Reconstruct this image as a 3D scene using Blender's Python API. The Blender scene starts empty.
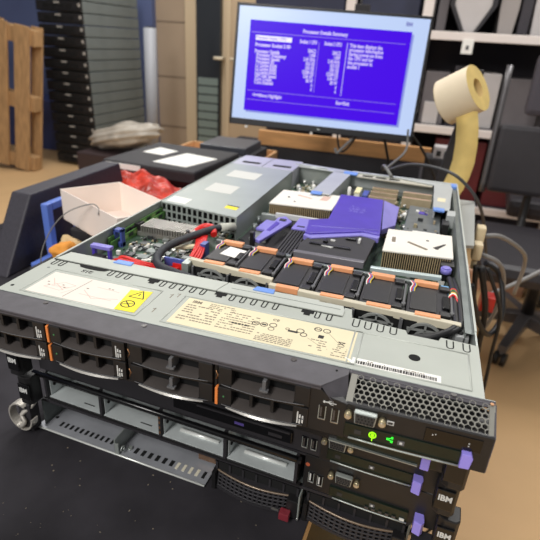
import bpy, bmesh, math, random
from mathutils import Vector, Matrix
random.seed(7)
SC = bpy.context.scene
COL = SC.collection
PI = math.pi

# ------------------------------------------------------------------ materials
def lin(c):
    c = c / 255.0
    return c / 12.92 if c <= 0.04045 else ((c + 0.055) / 1.055) ** 2.4
def rgb(r, g, b): return (lin(r), lin(g), lin(b), 1.0)
_M = {}
def mat(name, col, rough=.5, metal=0.0, noise=0.0, nscale=60.0, bump=0.0, spec=.5, emit=None, estr=1.0, alpha=1.0, trans=0.0, stretch=None):
    if name in _M: return _M[name]
    m = bpy.data.materials.new(name); m.use_nodes = True
    nt = m.node_tree; b = nt.nodes['Principled BSDF']
    c = rgb(*col)
    b.inputs['Base Color'].default_value = c
    b.inputs['Roughness'].default_value = rough
    b.inputs['Metallic'].default_value = metal
    b.inputs['Specular IOR Level'].default_value = spec
    if alpha < 1: b.inputs['Alpha'].default_value = alpha
    if trans: b.inputs['Transmission Weight'].default_value = trans
    if emit:
        b.inputs['Emission Color'].default_value = rgb(*emit); b.inputs['Emission Strength'].default_value = estr
    if noise or bump:
        tc = nt.nodes.new('ShaderNodeTexCoord'); n = nt.nodes.new('ShaderNodeTexNoise')
        n.inputs['Scale'].default_value = nscale; n.inputs['Detail'].default_value = 5
        src = tc.outputs['Object']
        if stretch:
            mp = nt.nodes.new('ShaderNodeMapping'); mp.inputs['Scale'].default_value = stretch
            nt.links.new(src, mp.inputs['Vector']); src = mp.outputs['Vector']
        nt.links.new(src, n.inputs['Vector'])
        if noise:
            r = nt.nodes.new('ShaderNodeValToRGB')
            r.color_ramp.elements[0].position = .3; r.color_ramp.elements[1].position = .7
            r.color_ramp.elements[0].color = tuple(x * (1 - noise) for x in c[:3]) + (1,)
            r.color_ramp.elements[1].color = tuple(min(1, x * (1 + noise)) for x in c[:3]) + (1,)
            nt.links.new(n.outputs['Fac'], r.inputs['Fac']); nt.links.new(r.outputs['Color'], b.inputs['Base Color'])
        if bump:
            bp = nt.nodes.new('ShaderNodeBump'); bp.inputs['Strength'].default_value = bump; bp.inputs['Distance'].default_value = .002
            nt.links.new(n.outputs['Fac'], bp.inputs['Height']); nt.links.new(bp.outputs['Normal'], b.inputs['Normal'])
    _M[name] = m
    return m

STEEL = mat('galvanised_steel', (172, 178, 174), .42, .55, .10, 25)
LID = mat('lid_steel', (171, 175, 167), .5, .2, .05, 18)
LIDL = mat('lid_bright_steel', (182, 186, 178), .5, .2, .05, 18)
STEELD = mat('dark_steel', (120, 126, 124), .4, .6, .15, 30)
CHAR = mat('charcoal_painted_steel', (76, 73, 78), .5, .0, .14, 70, .15)
BLK = mat('black_plastic', (27, 26, 27), .42, 0, .15, 80)
BLKG = mat('gloss_black_plastic', (14, 14, 16), .22, 0)
BLKM = mat('matt_black_plastic', (38, 36, 40), .65, 0, .12, 60)
VOID = mat('black_recess', (6, 6, 7), .9)
GREYP = mat('grey_plastic', (92, 92, 94), .5, 0, .1, 60)
LIP = mat('grey_drive_lip', (74, 69, 67), .3, .0, .1, 60)
CHIN = mat('polished_grey_edge', (184, 181, 176), .25, .5)
HONEY = mat('honeycomb_steel', (150, 148, 140), .4, .4)
CREAM = mat('cream_label', (224, 212, 178), .6, 0, .03, 40)
WHITEL = mat('white_label', (226, 216, 206), .6, 0, .03, 40)
PAPER = mat('white_paper', (238, 236, 230), .7)
YEL = mat('yellow_label', (246, 228, 20), .5)
INK = mat('black_ink', (40, 36, 34), .7)
INKG = mat('grey_ink', (128, 116, 100), .7)
INKR = mat('faded_pink_ink', (214, 176, 164), .7)
WHITEP = mat('white_print', (206, 206, 203), .6)
ORNG = mat('orange_plastic', (226, 132, 66), .45)
ORNGP = mat('pale_orange_plastic', (232, 160, 112), .45, 0, .06, 60)
PURP = mat('blue_violet_plastic', (78, 58, 172), .38, 0, .08, 30)
PURPL = mat('light_violet_plastic', (132, 124, 206), .4, 0, .05, 30)
PURPT = mat('purple_touch_point', (152, 140, 232), .35)
BLUET = mat('light_blue_touch_point', (108, 148, 222), .4)
BLUEC = mat('blue_clip_plastic', (70, 86, 160), .4)
PCB = mat('green_circuit_board', (58, 84, 66), .5, 0, .35, 120)
PCBD = mat('dark_green_circuit_board', (12, 26, 16), .35, 0, .3, 120)
CHIP = mat('dark_chip', (48, 50, 52), .4, 0, .1, 90)
CHIPG = mat('grey_chip', (120, 124, 122), .4, 0, .1, 90)
TANC = mat('tan_connector', (166, 150, 122), .55, 0, .1, 80)
GOLD = mat('gold_metal', (190, 178, 144), .3, .7)
SILV = mat('silver_metal', (200, 200, 196), .28, .9)
ALU = mat('aluminium_fins', (176, 172, 166), .35, .7, .1, 60)
FIN = mat('bronze_fins', (206, 184, 146), .35, .3)
BEIGE = mat('beige_bar_plastic', (202, 194, 172), .5, 0, .05, 50)
REDC = mat('red_cable', (214, 34, 30), .4)
BLKC = mat('black_cable', (26, 26, 28), .5)
SLEEVE = mat('braided_black_sleeve', (44, 46, 52), .6, 0, .2, 300, .3)
GREYC = mat('grey_cable', (134, 132, 130), .5)
TABLE = mat('black_tabletop', (46, 44, 48), .7, 0, .5, 9, .15, spec=.15)
EDGEW = mat('tan_table_edge', (206, 170, 118), .5, 0, .08, 60)
GREENL = mat('green_led', (60, 230, 60), .4, emit=(30, 235, 50), estr=1.0)
YGREENL = mat('yellow_green_led', (170, 230, 20), .4, emit=(130, 235, 20), estr=1.0)
REDLATCH = mat('maroon_latch', (122, 42, 52), .4)
BRASS = mat('brass_spring', (150, 108, 72), .4, .6)
WOOD = mat('pallet_wood', (176, 140, 98), .75, 0, .25, 8, .3, stretch=(6, 6, 1))
PLANK = mat('plank_wood', (200, 146, 92), .6, 0, .18, 8, stretch=(1, 8, 8))
CARD = mat('cardboard', (196, 150, 104), .8, 0, .08, 20)
CARTON = mat('white_carton', (238, 224, 214), .75, 0, .03, 15)
BLUETRAY = mat('blue_tray_plastic', (96, 124, 204), .4)

# ------------------------------------------------------------------ mesh builder
def hexgrid(): pass
class MB:
    def __init__(s): s.bm = bmesh.new(); s.mats = []
    def mi(s, m):
        if m not in s.mats: s.mats.append(m)
        return s.mats.index(m)
    def face(s, pts, m, smooth=False):
        vs = [s.bm.verts.new(p) for p in pts]
        f = s.bm.faces.new(vs); f.material_index = s.mi(m); f.smooth = smooth
        return f
    def hexa(s, P, m, bevel=0, mtx=None):      # 8 corners: bottom ccw, top ccw
        if mtx: P = [mtx @ Vector(p) for p in P]
        vs = [s.bm.verts.new(p) for p in P]; i = s.mi(m); fs = []
        for q in ((3, 2, 1, 0), (4, 5, 6, 7), (0, 1, 5, 4), (1, 2, 6, 5), (2, 3, 7, 6), (3, 0, 4, 7)):
            f = s.bm.faces.new([vs[k] for k in q]); f.material_index = i; fs.append(f)
        if bevel:
            es = list({e for f in fs for e in f.edges})
            r = bmesh.ops.bevel(s.bm, geom=es, offset=bevel, segments=2, affect='EDGES', profile=.6)
            for f in r['faces']: f.material_index = i
    def box(s, a, b, m, bevel=0, mtx=None):
        x0, y0, z0 = a; x1, y1, z1 = b
        s.hexa([(x0, y0, z0), (x1, y0, z0), (x1, y1, z0), (x0, y1, z0), (x0, y0, z1), (x1, y0, z1), (x1, y1, z1), (x0, y1, z1)], m, bevel, mtx)
    def prism(s, poly, ax, a, b, m, bevel=0, mtx=None):   # poly in the two other axes, extruded along ax from a to b
        def P(u, v, t): return {'z': (u, v, t), 'y': (u, t, v), 'x': (t, u, v)}[ax]
        i = s.mi(m); A = [Vector(P(u, v, a)) for u, v in poly]; B = [Vector(P(u, v, b)) for u, v in poly]
        if mtx: A = [mtx @ p for p in A]; B = [mtx @ p for p in B]
        va = [s.bm.verts.new(p) for p in A]; vb = [s.bm.verts.new(p) for p in B]; n = len(poly)
        fs = [s.bm.faces.new(va[::-1]), s.bm.faces.new(vb)]
        for k in range(n): fs.append(s.bm.faces.new([va[k], va[(k + 1) % n], vb[(k + 1) % n], vb[k]]))
        for f in fs: f.material_index = i
        bmesh.ops.recalc_face_normals(s.bm, faces=fs)
        if bevel:
            es = list({e for f in fs for e in f.edges})
            r = bmesh.ops.bevel(s.bm, geom=es, offset=bevel, segments=2, affect='EDGES', profile=.6)
            for f in r['faces']: f.material_index = i
    def cyl(s, p0, p1, r, m, n=16, r2=None, caps=True):
        p0 = Vector(p0); p1 = Vector(p1); d = (p1 - p0).normalized(); r2 = r if r2 is None else r2
        u = d.orthogonal().normalized(); v = d.cross(u); i = s.mi(m)
        A = [s.bm.verts.new(p0 + (u * math.cos(2 * PI * k / n) + v * math.sin(2 * PI * k / n)) * r) for k in range(n)]
        B = [s.bm.verts.new(p1 + (u * math.cos(2 * PI * k / n) + v * math.sin(2 * PI * k / n)) * r2) for k in range(n)]
        for k in range(n):
            f = s.bm.faces.new([A[k], A[(k + 1) % n], B[(k + 1) % n], B[k]]); f.material_index = i; f.smooth = True
        if caps:
            for q in (A[::-1], B): f = s.bm.faces.new(q); f.material_index = i
    def ring(s, c, d, ro, ri, th, m, n=24, a0=0, a1=2 * PI, u=None):   # annulus (or arc) about axis d, thickness th
        c = Vector(c); d = Vector(d).normalized(); u = (Vector(u) if u else d.orthogonal()).normalized(); v = d.cross(u); i = s.mi(m)
        full = abs(a1 - a0 - 2 * PI) < 1e-6; N = n if full else n + 1; L = []
        for k in range(N):
            a = a0 + (a1 - a0) * k / n; e = u * math.cos(a) + v * math.sin(a)
            L.append([s.bm.verts.new(c + e * r + d * t) for r, t in ((ri, -th / 2), (ro, -th / 2), (ro, th / 2), (ri, th / 2))])
        for k in range(n):
            a, b = L[k], L[(k + 1) % N]
            for q in range(4):
                f = s.bm.faces.new([a[q], b[q], b[(q + 1) % 4], a[(q + 1) % 4]]); f.material_index = i
        if not full:
            for q in (L[0], L[-1][::-1]): f = s.bm.faces.new(q); f.material_index = i
    def tube(s, pts, r, m, n=8, sub=6, flat=1.0, close_ends=True):
        P = [Vector(p) for p in pts]
        if sub > 1 and len(P) > 2:
            Q = []; E = [P[0] * 2 - P[1]] + P + [P[-1] * 2 - P[-2]]
            for k in range(1, len(E) - 2):
                a, b, c, d = E[k - 1:k + 3]
                for j in range(sub):
                    t = j / sub
                    Q.append(.5 * ((2 * b) + (c - a) * t + (2 * a - 5 * b + 4 * c - d) * t * t + (3 * b - a - 3 * c + d) * t ** 3))
            Q.append(P[-1]); P = Q
        i = s.mi(m); prev = None; u = None; rings = []
        for k, p in enumerate(P):
            d = (P[min(k + 1, len(P) - 1)] - P[max(k - 1, 0)]).normalized()
            if u is None: u = d.orthogonal().normalized()
            else:
                u = u - d * u.dot(d)
                u = u.normalized() if u.length > 1e-6 else d.orthogonal().normalized()
            v = d.cross(u)
            rings.append([s.bm.verts.new(p + (u * math.cos(2 * PI * q / n) + v * math.sin(2 * PI * q / n) * flat) * r) for q in range(n)])
        for a, b in zip(rings, rings[1:]):
            for q in range(n):
                f = s.bm.faces.new([a[q], a[(q + 1) % n], b[(q + 1) % n], b[q]]); f.material_index = i; f.smooth = True
        if close_ends:
            for q in (rings[0][::-1], rings[-1]): f = s.bm.faces.new(q); f.material_index = i
    def text(s, body, m, size, mtx, align='LEFT', ext=0.0001, bold=0.0, sx=1.0):
        cu = bpy.data.curves.new('t', 'FONT'); cu.body = body; cu.size = size; cu.align_x = align; cu.align_y = 'CENTER'
        cu.extrude = ext; cu.offset = bold; cu.resolution_u = 2
        o = bpy.data.objects.new('t', cu); COL.objects.link(o)
        dg = bpy.context.evaluated_depsgraph_get(); me = bpy.data.meshes.new_from_object(o.evaluated_get(dg))
        old = set(s.bm.faces); me.transform(mtx @ Matrix.Diagonal((sx, 1, 1, 1))); s.bm.from_mesh(me); i = s.mi(m)
        for f in s.bm.faces:
            if f not in old: f.material_index = i
        bpy.data.objects.remove(o); bpy.data.curves.remove(cu); bpy.data.meshes.remove(me)
    def mesh(s, name):
        me = bpy.data.meshes.new(name); s.bm.to_mesh(me); s.bm.free()
        for m in s.mats: me.materials.append(m)
        return me
    def obj(s, name, parent=None, loc=None, label=None):
        return place(s.mesh(name), name, parent, loc, label)
WORLD = {}
def place(me, name, parent=None, loc=None, label=None):
    o = bpy.data.objects.new(name, me); COL.objects.link(o)
    if parent:
        o.parent = parent
        if parent.name in WORLD: o.matrix_parent_inverse = WORLD[parent.name]
    if loc: o.location = loc
    if label: o['label'] = label
    return o
def tag(o, label, cat, group=None, kind=None):
    o['label'] = label; o['category'] = cat
    if group: o['group'] = group
    if kind: o['kind'] = kind
    return o
def thing(name, label, cat, loc, rz=0, group=None, world=False):
    o = bpy.data.objects.new(name, None); COL.objects.link(o); o.location = loc; o.rotation_euler = (0, 0, rz); o.empty_display_size = .02
    if world: WORLD[o.name] = (Matrix.Translation(loc) @ Matrix.Rotation(rz, 4, 'Z')).inverted()
    return tag(o, label, cat, group)
def struct(o): o['kind'] = 'structure'; return o
def flat(x, y, z, rz=0): return Matrix.Translation((x, y, z)) @ Matrix.Rotation(rz, 4, 'Z')
def front(x, y, z): return Matrix.Translation((x, y, z)) @ Matrix.Rotation(PI / 2, 4, 'X')      # text facing -y

# ------------------------------------------------------------------ camera
cam = bpy.data.cameras.new('camera'); co = bpy.data.objects.new('camera', cam); COL.objects.link(co)
co.location = (.3637, -.3252, .2298); co.rotation_mode = 'XYZ'; co.rotation_euler = (1.1334, -.0551, .3050)
cam.sensor_width = 36; cam.lens = 493.67 / 540 * 36; cam.clip_start = .01
cam.dof.use_dof = True; cam.dof.focus_distance = .46; cam.dof.aperture_fstop = 10.5
SC.camera = co

# ------------------------------------------------------------------ the room
FZ = -.964
m = MB(); m.box((-6, -2, FZ - .05), (5, 5.4, FZ), mat('tan_floor', (208, 171, 124), .6, 0, .06, 3)); struct(m.obj('floor'))
m = MB(); m.box((-6, 4.8, FZ), (5, 4.95, 1.9), mat('beige_wall', (168, 148, 126), .8, 0, .05, 3))
for z in (-.72, -.2, .33): m.box((-2.52, 4.796, z), (-2.1, 4.8, z + .012), mat('wall_groove', (120, 104, 88), .8))
struct(m.obj('wall_back'))
m = MB(); m.box((-6, 4.72, FZ), (-2.50, 4.799, 1.9), mat('blue_wall', (90, 102, 142), .7, 0, .08, 3)); struct(m.obj('wall_far'))
m = MB(); m.box((-6.1, -2, FZ), (-6, 4.72, 1.9), mat('blue_wall', (0, 0, 0))); struct(m.obj('wall_left'))
m = MB(); m.box((-2.13, 4.72, FZ), (-1.98, 4.8, 1.9), mat('cream_door_trim', (196, 176, 146), .6)); m.box((-1.72, 4.72, FZ), (-1.64, 4.8, 1.9), mat('cream_door_trim', (0, 0, 0)))
struct(m.obj('trim_1'))

# the cabinet with a glass strip, wall side
t = thing('glass_cabinet', 'tall beige cabinet with a narrow dark glass panel at the back wall', 'cabinet', (-1.7, 4.7, FZ), world=True)
m = MB(); m.box((-1.98, 4.66, FZ), (-1.72, 4.72, 1.6), mat('glass_dark', (38, 42, 48), .2)); m.obj('glass_panel', t)
m = MB()
for k in range(9): m.box((-1.96, 4.655, FZ + .05 + k * .085), (-1.74, 4.66, FZ + .12 + k * .085), mat('grey_glass_tile', (118, 132, 128), .4))
m.obj('tiled_glass_lower', t)
m = MB(); m.box((-1.64, 4.64, FZ), (-.9, 4.72, 1.6), mat('beige_cabinet', (182, 160, 132), .6)); m.box((-1.64, 4.63, FZ), (-1.60, 4.64, 1.6), mat('cream_door_trim', (0, 0, 0))); m.obj('door', t)
m = MB(); m.cyl((-1.70, 4.72, .03), (-1.70, 4.60, .03), .012, SILV); m.cyl((-1.76, 4.60, .03), (-1.66, 4.60, .03), .016, mat('cream_knob', (226, 214, 190), .4)); m.obj('handle', t)
m = MB(); m.cyl((-1.52, 4.64, .03), (-1.52, 4.58, .03), .012, SILV); m.cyl((-1.58, 4.58, .03), (-1.46, 4.58, .03), .016, mat('cream_knob', (0, 0, 0))); m.obj('handle', t)

# ------------------------------------------------------------------ table (turned three degrees like the stack on it)
TZ = -.2235; TR = math.radians(-3)
t = thing('work_table', 'long black-topped work table with a tan edge under the stacked servers', 'table', (.318, .02, FZ), TR)
th = TZ - FZ
m = MB(); m.box((-.95, -.30, th - .002), (0, 2.02, th), TABLE); m.obj('tabletop', t)
m = MB(); m.box((-.95, -.30, th - .028), (.0005, 2.02, th - .002), EDGEW); m.obj('edge_panel', t)
for x, y in ((-.9, -.24), (-.06, -.24), (-.9, 1.95), (-.06, 1.95)):
    m = MB(); m.box((x - .025, y - .025, 0), (x + .025, y + .025, th - .028), GREYP, .003); m.obj('leg', t)
for y in (-.24, 1.95):
    m = MB(); m.box((-.875, y - .012, th - .09), (-.085, y + .012, th - .04), GREYP); m.obj('apron_rail', t)
# dust flecks on the black top
m = MB()
for k in range(55):
    x = random.uniform(-.31, -.02); y = random.uniform(-.13, .01); r = random.uniform(.0002, .0007)
    m.box((x, y, th), (x + r * random.uniform(1, 3), y + r * random.uniform(1, 3), th + .0003), mat('dust_fleck', (120, 110, 96), .9))
o = m.obj('dust', t); o['kind'] = 'stuff'

# ================================================================== server on top (world coordinates: lid plane z=0, lid front y=0)
A = thing('rack_server', 'opened top server of the stack with fans, cables and violet air duct showing', 'server', (.22, .33, -.0435), world=True, group='stacked rack servers')
# chassis
m = MB(); m.box((0, .0, -.0435), (.44, .666, -.042), STEEL)
m.box((0, .0, -.042), (.0016, .666, -.0005), STEEL); m.box((.4384, .0, -.042), (.44, .666, -.0005), STEEL)
m.box((.4384, .1, -.0015), (.4405, .666, 0), LIDL); m.box((-.0005, .085, -.0015), (.0022, .31, 0), LIDL)
m.box((.4310, .10, -.042), (.4322, .64, -.004), STEEL); m.box((.4310, .10, -.0045), (.4384, .64, -.0038), STEELD)
m.box((.002, .664, -.042), (.438, .666, -.004), STEEL)
m.box((0, .0, -.042), (.44, .0015, -.004), STEELD)
for k in range(3): m.box((.4322, .18 + k * .16, -.02), (.4325, .21 + k * .16, -.016), VOID)
m.obj('chassis', A)
# front cover (bright sheet with comb edge)
m = MB()
m.box((.0, 0, -.0012), (.44, .0655, 0), LID)
m.box((.0, .0655, -.0012), (.32, .078, -.0002), LID)
m.prism([(.32, .0655), (.44, .0655), (.44, .074), (.409, .076), (.407, .070), (.3805, .070), (.3785, .0765), (.3295, .0800), (.327, .0955), (.32, .096)], 'z', -.0012, 0, LID)
U = [.010, .017, .030 - .002, .0795, .0885, .0975, .1415, .1525, .1635, .1745, .1855, .2275, .2395, .2515, .2635, .2755]
U = [.0095, .0185, .0785, .0885, .0985, .1385, .1495, .1605, .1715, .1825, .2135, .2245, .2355, .2465, .2575, .3345, .3455, .3565, .3675, .4205, .4305][:15] + [.2985, .3095]
def uslot(x, y0, y1, w):       # dark U-shaped cut round a spring tongue
    t_ = .0011
    m.box((x - w, y0 + w * .6, -.0001), (x - w + t_, y1, .00012), VOID); m.box((x + w - t_, y0 + w * .6, -.0001), (x + w, y1, .00012), VOID)
    m.ring((x, y0 + w * .6, .00001), (0, 0, 1), w, w - t_, .00022, VOID, 10, PI, 2 * PI, u=(1, 0, 0))
for x in U: uslot(x, .0665, .0785, .0026)
for x in (.3345, .3455, .3565, .3680): uslot(x, .0655, .0785 - (x - .3345) * .06, .0033)
for x in (.4165, .4300): uslot(x, .0615, .0735, .0033)
for x in (.1265, .2005, .2885):
    m.box((x - .006, .072, -.0001), (x + .006, .0785, .00012), VOID); m.box((x - .003, .068, -.0001), (x + .003, .072, .00013), VOID)
m.box((.004, .0775, -.004), (.321, .0792, .0001), VOID)
m.prism([(.036, .0775), (.040, .073), (.048, .0715), (.062, .0715), (.069, .073), (.073, .0775)], 'z', -.0001, .00014, VOID)
m.cyl((.388, .035, -.0001), (.388, .035, .00015), .0048, VOID, 20)
m.cyl((.008, .012, -.0001), (.008, .012, .00015), .0018, VOID, 12); m.cyl((.012, .058, -.0001), (.012, .058, .00015), .0015, STEELD, 12)
for x0, x1, w in ((.022, .146, .0), (.171, .343, .0), (.336, .431, .0)):      # pressed rectangles
    for a, b in (((x0, .0575), (x1, .0575)), ((x0, .0062), (x1, .0062)), ((x0, .0062), (x0, .0575)), ((x1, .0062), (x1, .0575))):
        m.tube([(a[0], a[1], -.0003), (b[0], b[1], -.0003)], .0009, LIDL, 8, 1)
for x, y in ((.158, .048), (.156, .018), (.164, .052)): m.box((x, y, -.0001), (x + .0008, y + .008, .0001), INKG); m.box((x - .002, y + .006, -.0001), (x + .001, y + .0067, .0001), INKG)
m.text('2IS', INK, .0075, flat(.054, .0655, .0001, PI) , 'CENTER', sx=1.5)
FC = m.obj('front_cover', A)
# lip strip behind the comb
m = MB()
m.prism([(.005, .0790), (.1935, .0782), (.1985, .0990), (.009, .0990)], 'z', -.0006, .0012, LIDL)
m.prism([(.1943, .0782), (.321, .0782), (.321, .088), (.3185, .0965), (.295, .0965), (.294, .099), (.1993, .0990)], 'z', -.0006, .0012, LIDL)
m.box((.009, .097, -.014), (.294, .0985, -.0006), STEEL)
m.box((.206, .0885, .0012), (.317, .0890, .0014), STEELD)
m.obj('latch_strip', A)
for x in (.0775, .238):
    m = MB(); m.prism([(x - .011, .093), (x + .011, .093), (x + .010, .1015), (x - .009, .1015)], 'z', .0008, .0022, BLUET, .0004); m.obj('blue_touch_tab', A)
# labels on the front cover
m = MB(); m.box((.026, .0085, 0), (.124, .052, .0002), WHITEL)
def line(a, b, w, mm, z=.00022):
    d = Vector((b[0] - a[0], b[1] - a[1], 0)); n = Vector((-d.y, d.x, 0)).normalized() * w / 2
    m.face([(a[0] - n.x, a[1] - n.y, z), (b[0] - n.x, b[1] - n.y, z), (b[0] + n.x, b[1] + n.y, z), (a[0] + n.x, a[1] + n.y, z)], mm)
line((.071, .050), (.066, .011), .0007, INKG)
for a, b in (((.036, .022), (.05, .036)), ((.05, .036), (.064, .034)), ((.064, .034), (.055, .020)), ((.055, .020), (.036, .022)), ((.042, .026), (.060, .028)), ((.044, .031), (.058, .022)), ((.034, .040), (.044, .028)), ((.060, .016), (.066, .026))): line(a, b, .0006, INKR)
for a, b in (((.076, .030), (.092, .018)), ((.092, .018), (.116, .026)), ((.084, .040), (.11, .038)), ((.076, .022), (.112, .021))): line(a, b, .0006, INKR)
for x, y in ((.033, .031), (.037, .026), (.051, .030), (.055, .026), (.0765, .033), (.100, .040), (.096, .0405)): m.box((x, y, .0002), (x + .0022, y + .0014, .00025), INKG)
m.obj('diagram_label', A, label='white label with faint line drawings')
m = MB(); m.prism([(.1225, .0095), (.1425, .0105), (.1385, .0515), (.1165, .0475)], 'z', .0002, .0004, YEL)
for a, b in (((.122, .035), (.1375, .035)), ((.1375, .035), (.130, .049)), ((.130, .049), (.122, .035)), ((.130, .039), (.130, .044))): line(a, b, .0012, INK, .00045)
m.ring((.129, .022, .00045), (0, 0, 1), .0068, .0056, .0001, INK, 24); line((.1245, .0265), (.1335, .0175), .0012, INK, .00046); line((.1245, .020), (.1335, .024), .0012, INK, .00046)
m.obj('warning_label', A, label='yellow warning label with triangle and crossed circle')
m = MB(); m.box((.176, .0085, 0), (.3385, .0555, .0002), CREAM)
m.text('IBM', INKG, .006, flat(.182, .050, .00025), bold=.0002)
rnd = random.Random(3)
def words(x0, x1, y, h, mm, fill=.8):
    x = x0
    while x < x1:
        w = rnd.uniform(.0012, .004)
        if rnd.random() < fill: m.box((x, y, .0002), (min(x + w, x1), y + h, .00026), mm)
        x += w + .0007
for k in range(7): words(.180, .214, .0425 - k * .0042, .0016, INKG, .75)
for k in range(3): words(.200, .226, .0515 - k * .003, .0012, INKG, .6)
for k in range(8): words(.218, .252, .044 - k * .0039, .0013, INKG, .8)
words(.226, .246, .0275, .0026, INK, .9)
for k in range(5): words(.256, .288, .021 - k * .0025, .0012, INKG, .9)
for x, y, r in ((.250, .036, .0035), (.2575, .0365, .0036), (.2655, .0385, .0036), (.2655, .032, .0030), (.279, .0375, .002), (.2905, .0385, .0036), (.2945, .0335, .0032), (.3045, .047, .0035), (.3125, .047, .0035)): m.ring((x, y, .00024), (0, 0, 1), r, r - .0008, .0001, INK if r > .0031 else INKG, 16)
m.box((.2555, .0355, .0002), (.2595, .0378, .00026), INK); m.text('CE', INK, .0052, flat(.2625, .0475, .00025)); m.text('cUL', INK, .0035, flat(.3015, .0472, .00025))
m.box((.280, .0335, .0002), (.289, .0365, .00026), INK); m.box((.2485, .0352, .0002), (.2515, .0368, .00026), INKG)
m.box((.307, .0335, .0002), (.3118, .0385, .00026), INK)
for k in range(5): words(.302, .318, .029 - k * .0035, .0012, INKG, .5); words(.322, .334, .024 - k * .003, .0011, INKG, .6)
line((.312, .047), (.327, .030), .0004, INKG, .00026); line((.299, .030), (.312, .021), .0004, INKG, .00026)
for a, b in (((.325, .034), (.331, .029)), ((.325, .029), (.331, .034)), ((.325, .034), (.331, .034)), ((.3255, .027), (.3305, .027))): line(a, b, .0009, INK, .00026)
m.obj('rating_label', A, label='cream specification label with fine print')
m = MB(); m.box((.340, .0078, 0), (.409, .0165, .0002), PAPER)
x = .3435
while x < .406:
    w = rnd.choice((.0008, .0012, .0017)); m.box((x, .0088, .0002), (x + w, .0130, .00032), INK); x += w + rnd.choice((.0004, .0006))
words(.352, .366, .0138, .0011, INKG, .7); words(.378, .398, .0138, .0011, INKG, .7)
m.prism([(.3335, .014), (.340, .0078), (.342, .0078), (.3415, .011)], 'z', 0, .0005, PAPER)
m.obj('barcode_label', A, label='white barcode label with a curled corner')
# front hood: charcoal strip over the drives
m = MB()
m.prism([(-.007, 0), (-.007, -.0285), (.3235, -.0285), (.3405, -.0075), (.3408, 0)], 'z', -.0030, -.0003, CHAR, .0006)
m.box((-.007, -.0285, -.0042), (.3235, -.0265, -.002), CHAR)
m.face([(.3238, -.0283, -.0012), (.3405, -.0075, -.0004), (.3435, -.020, -.013), (.333, -.029, -.0125)], CHAR)
m.box((.0, -.0005, -.0007), (.447, .0004, .00005), STEELD)
for x, y in ((.060, -.004), (.296, -.0045), (.162, -.005)): m.cyl((x, y, -.0004), (x, y, .0003), .0024, LIP, 16)
m.cyl((.331, -.006, -.0004), (.331, -.006, .0001), .0009, VOID, 8)
m.obj('hood', A)
# honeycomb vent, sloping
SL = math.atan2(.0115, .0225); HM = Matrix.Translation((.3425, -.0042, -.0006)) @ Matrix.Rotation(SL, 4, 'X')   # local: x right, -y down the slope
m = MB(); pit = .00452; rows = 6; dy = pit * .866; i = m.mi(HONEY)
for r in range(rows):
    for c in range(21):
        if (r in (0, rows - 1)) and c % 2 == 1: 
            continue
        cx = .0075 + c * pit + (pit / 2 if r % 2 else 0); cy = -.0020 - r * dy
        ro = pit / 2 / math.cos(PI / 6); ri = ro * .80
        Vv = []
        for z_, R_ in ((0, ro), (0, ri), (-.0012, ri)):
            Vv.append([m.bm.verts.new(HM @ Vector((cx + R_ * math.cos(PI / 6 + k * PI / 3), cy + R_ * math.sin(PI / 6 + k * PI / 3), z_))) for k in range(6)])
        for a, b in zip(Vv, Vv[1:]):
            for k in range(6):
                f = m.bm.faces.new([a[k], a[(k + 1) % 6], b[(k + 1) % 6], b[k]]); f.material_index = i
m.box((.0, -.024, -.012), (.1045, .0, -.0104), VOID, mtx=HM)
m.box((.0, -.024, -.0015), (.0050, .0, -.00015), HONEY, mtx=HM); m.box((.1005, -.0235, -.0015), (.1045, .0, -.00015), HONEY, mtx=HM)
m.box((.0, -.0022, -.0018), (.1045, .003, -.0002), CHAR, mtx=HM)
for r, cs in ((0, range(1, 21, 2)), (5, range(1, 21, 2))):
    pass
m.box((.341, -.004, -.003), (.447, .0, -.0003), CHAR)
m.cyl((.4445, -.004, -.0004), (.4445, -.004, .0002), .0015, BRASS, 10); m.cyl((.418, -.003, -.0004), (.418, -.003, .0004), .0022, LIP, 12)
m.obj('honeycomb_vent', A)
# right-hand front panel
m = MB(); yf = -.0275
m.prism([(yf, -.0435), (yf, -.0118), (-.026, -.0112), (-.0055, -.0118), (-.0055, -.0435)], 'x', .3435, .447, BLK)
m.prism([(.3155, -.0435), (.3155, -.004), (.3235, -.0035), (.332, -.0095), (.345, -.0118), (.345, -.0435)], 'y', yf - .0008, -.010, BLK, .0006)
m.prism([(-.027, -.0118), (-.0035, -.0006), (-.0035, -.0435), (-.027, -.0435)], 'x', .4465, .4478, CHAR)
m.box((.4015, yf - .0006, -.0268), (.4405, yf, -.0150), mat('smoked_panel', (8, 8, 9), .15), .0003)
for x, z in ((.4085, -.0195), (.4065, -.0205), (.4315, -.0205), (.4315, -.0228)): m.box((x, yf - .0009, z), (x + .0008, yf - .0005, z + .0008), WHITEP)
m.box((.3745, yf - .0006, -.0212), (.3795, yf, -.0178), WHITEP); m.box((.3752, yf - .0008, -.0205), (.3788, yf - .0002, -.0185), BLK)
m.obj('front_panel', A)
def usb(x, z, parent, y=yf - .0008, nm='usb_port', inv=None):
    q = MB(); q.box((x - .0031, y - .0003, z - .0068), (x + .0031, y + .004, z + .0068), BLKG); 
    for a in ((x - .0029, x - .0023), (x + .0023, x + .0029)): q.box((a[0], y - .0008, z - .0064), (a[1], y + .003, z + .0064), STEEL)
    q.box((x - .0029, y - .0008, z - .0066), (x + .0029, y + .003, z - .0060), SILV); q.box((x - .0016, y - .0006, z - .004), (x - .0002, y + .003, z + .005), WHITEP if inv else LIP)
    return q.obj(nm, parent)
usb(.3265, -.0245, A); usb(.3365, -.0250, A)
m = MB(); m.tube([(.3275, yf - .001, -.0140), (.3365, yf - .001, -.0142)], .0004, WHITEP, 6, 1)
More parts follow.
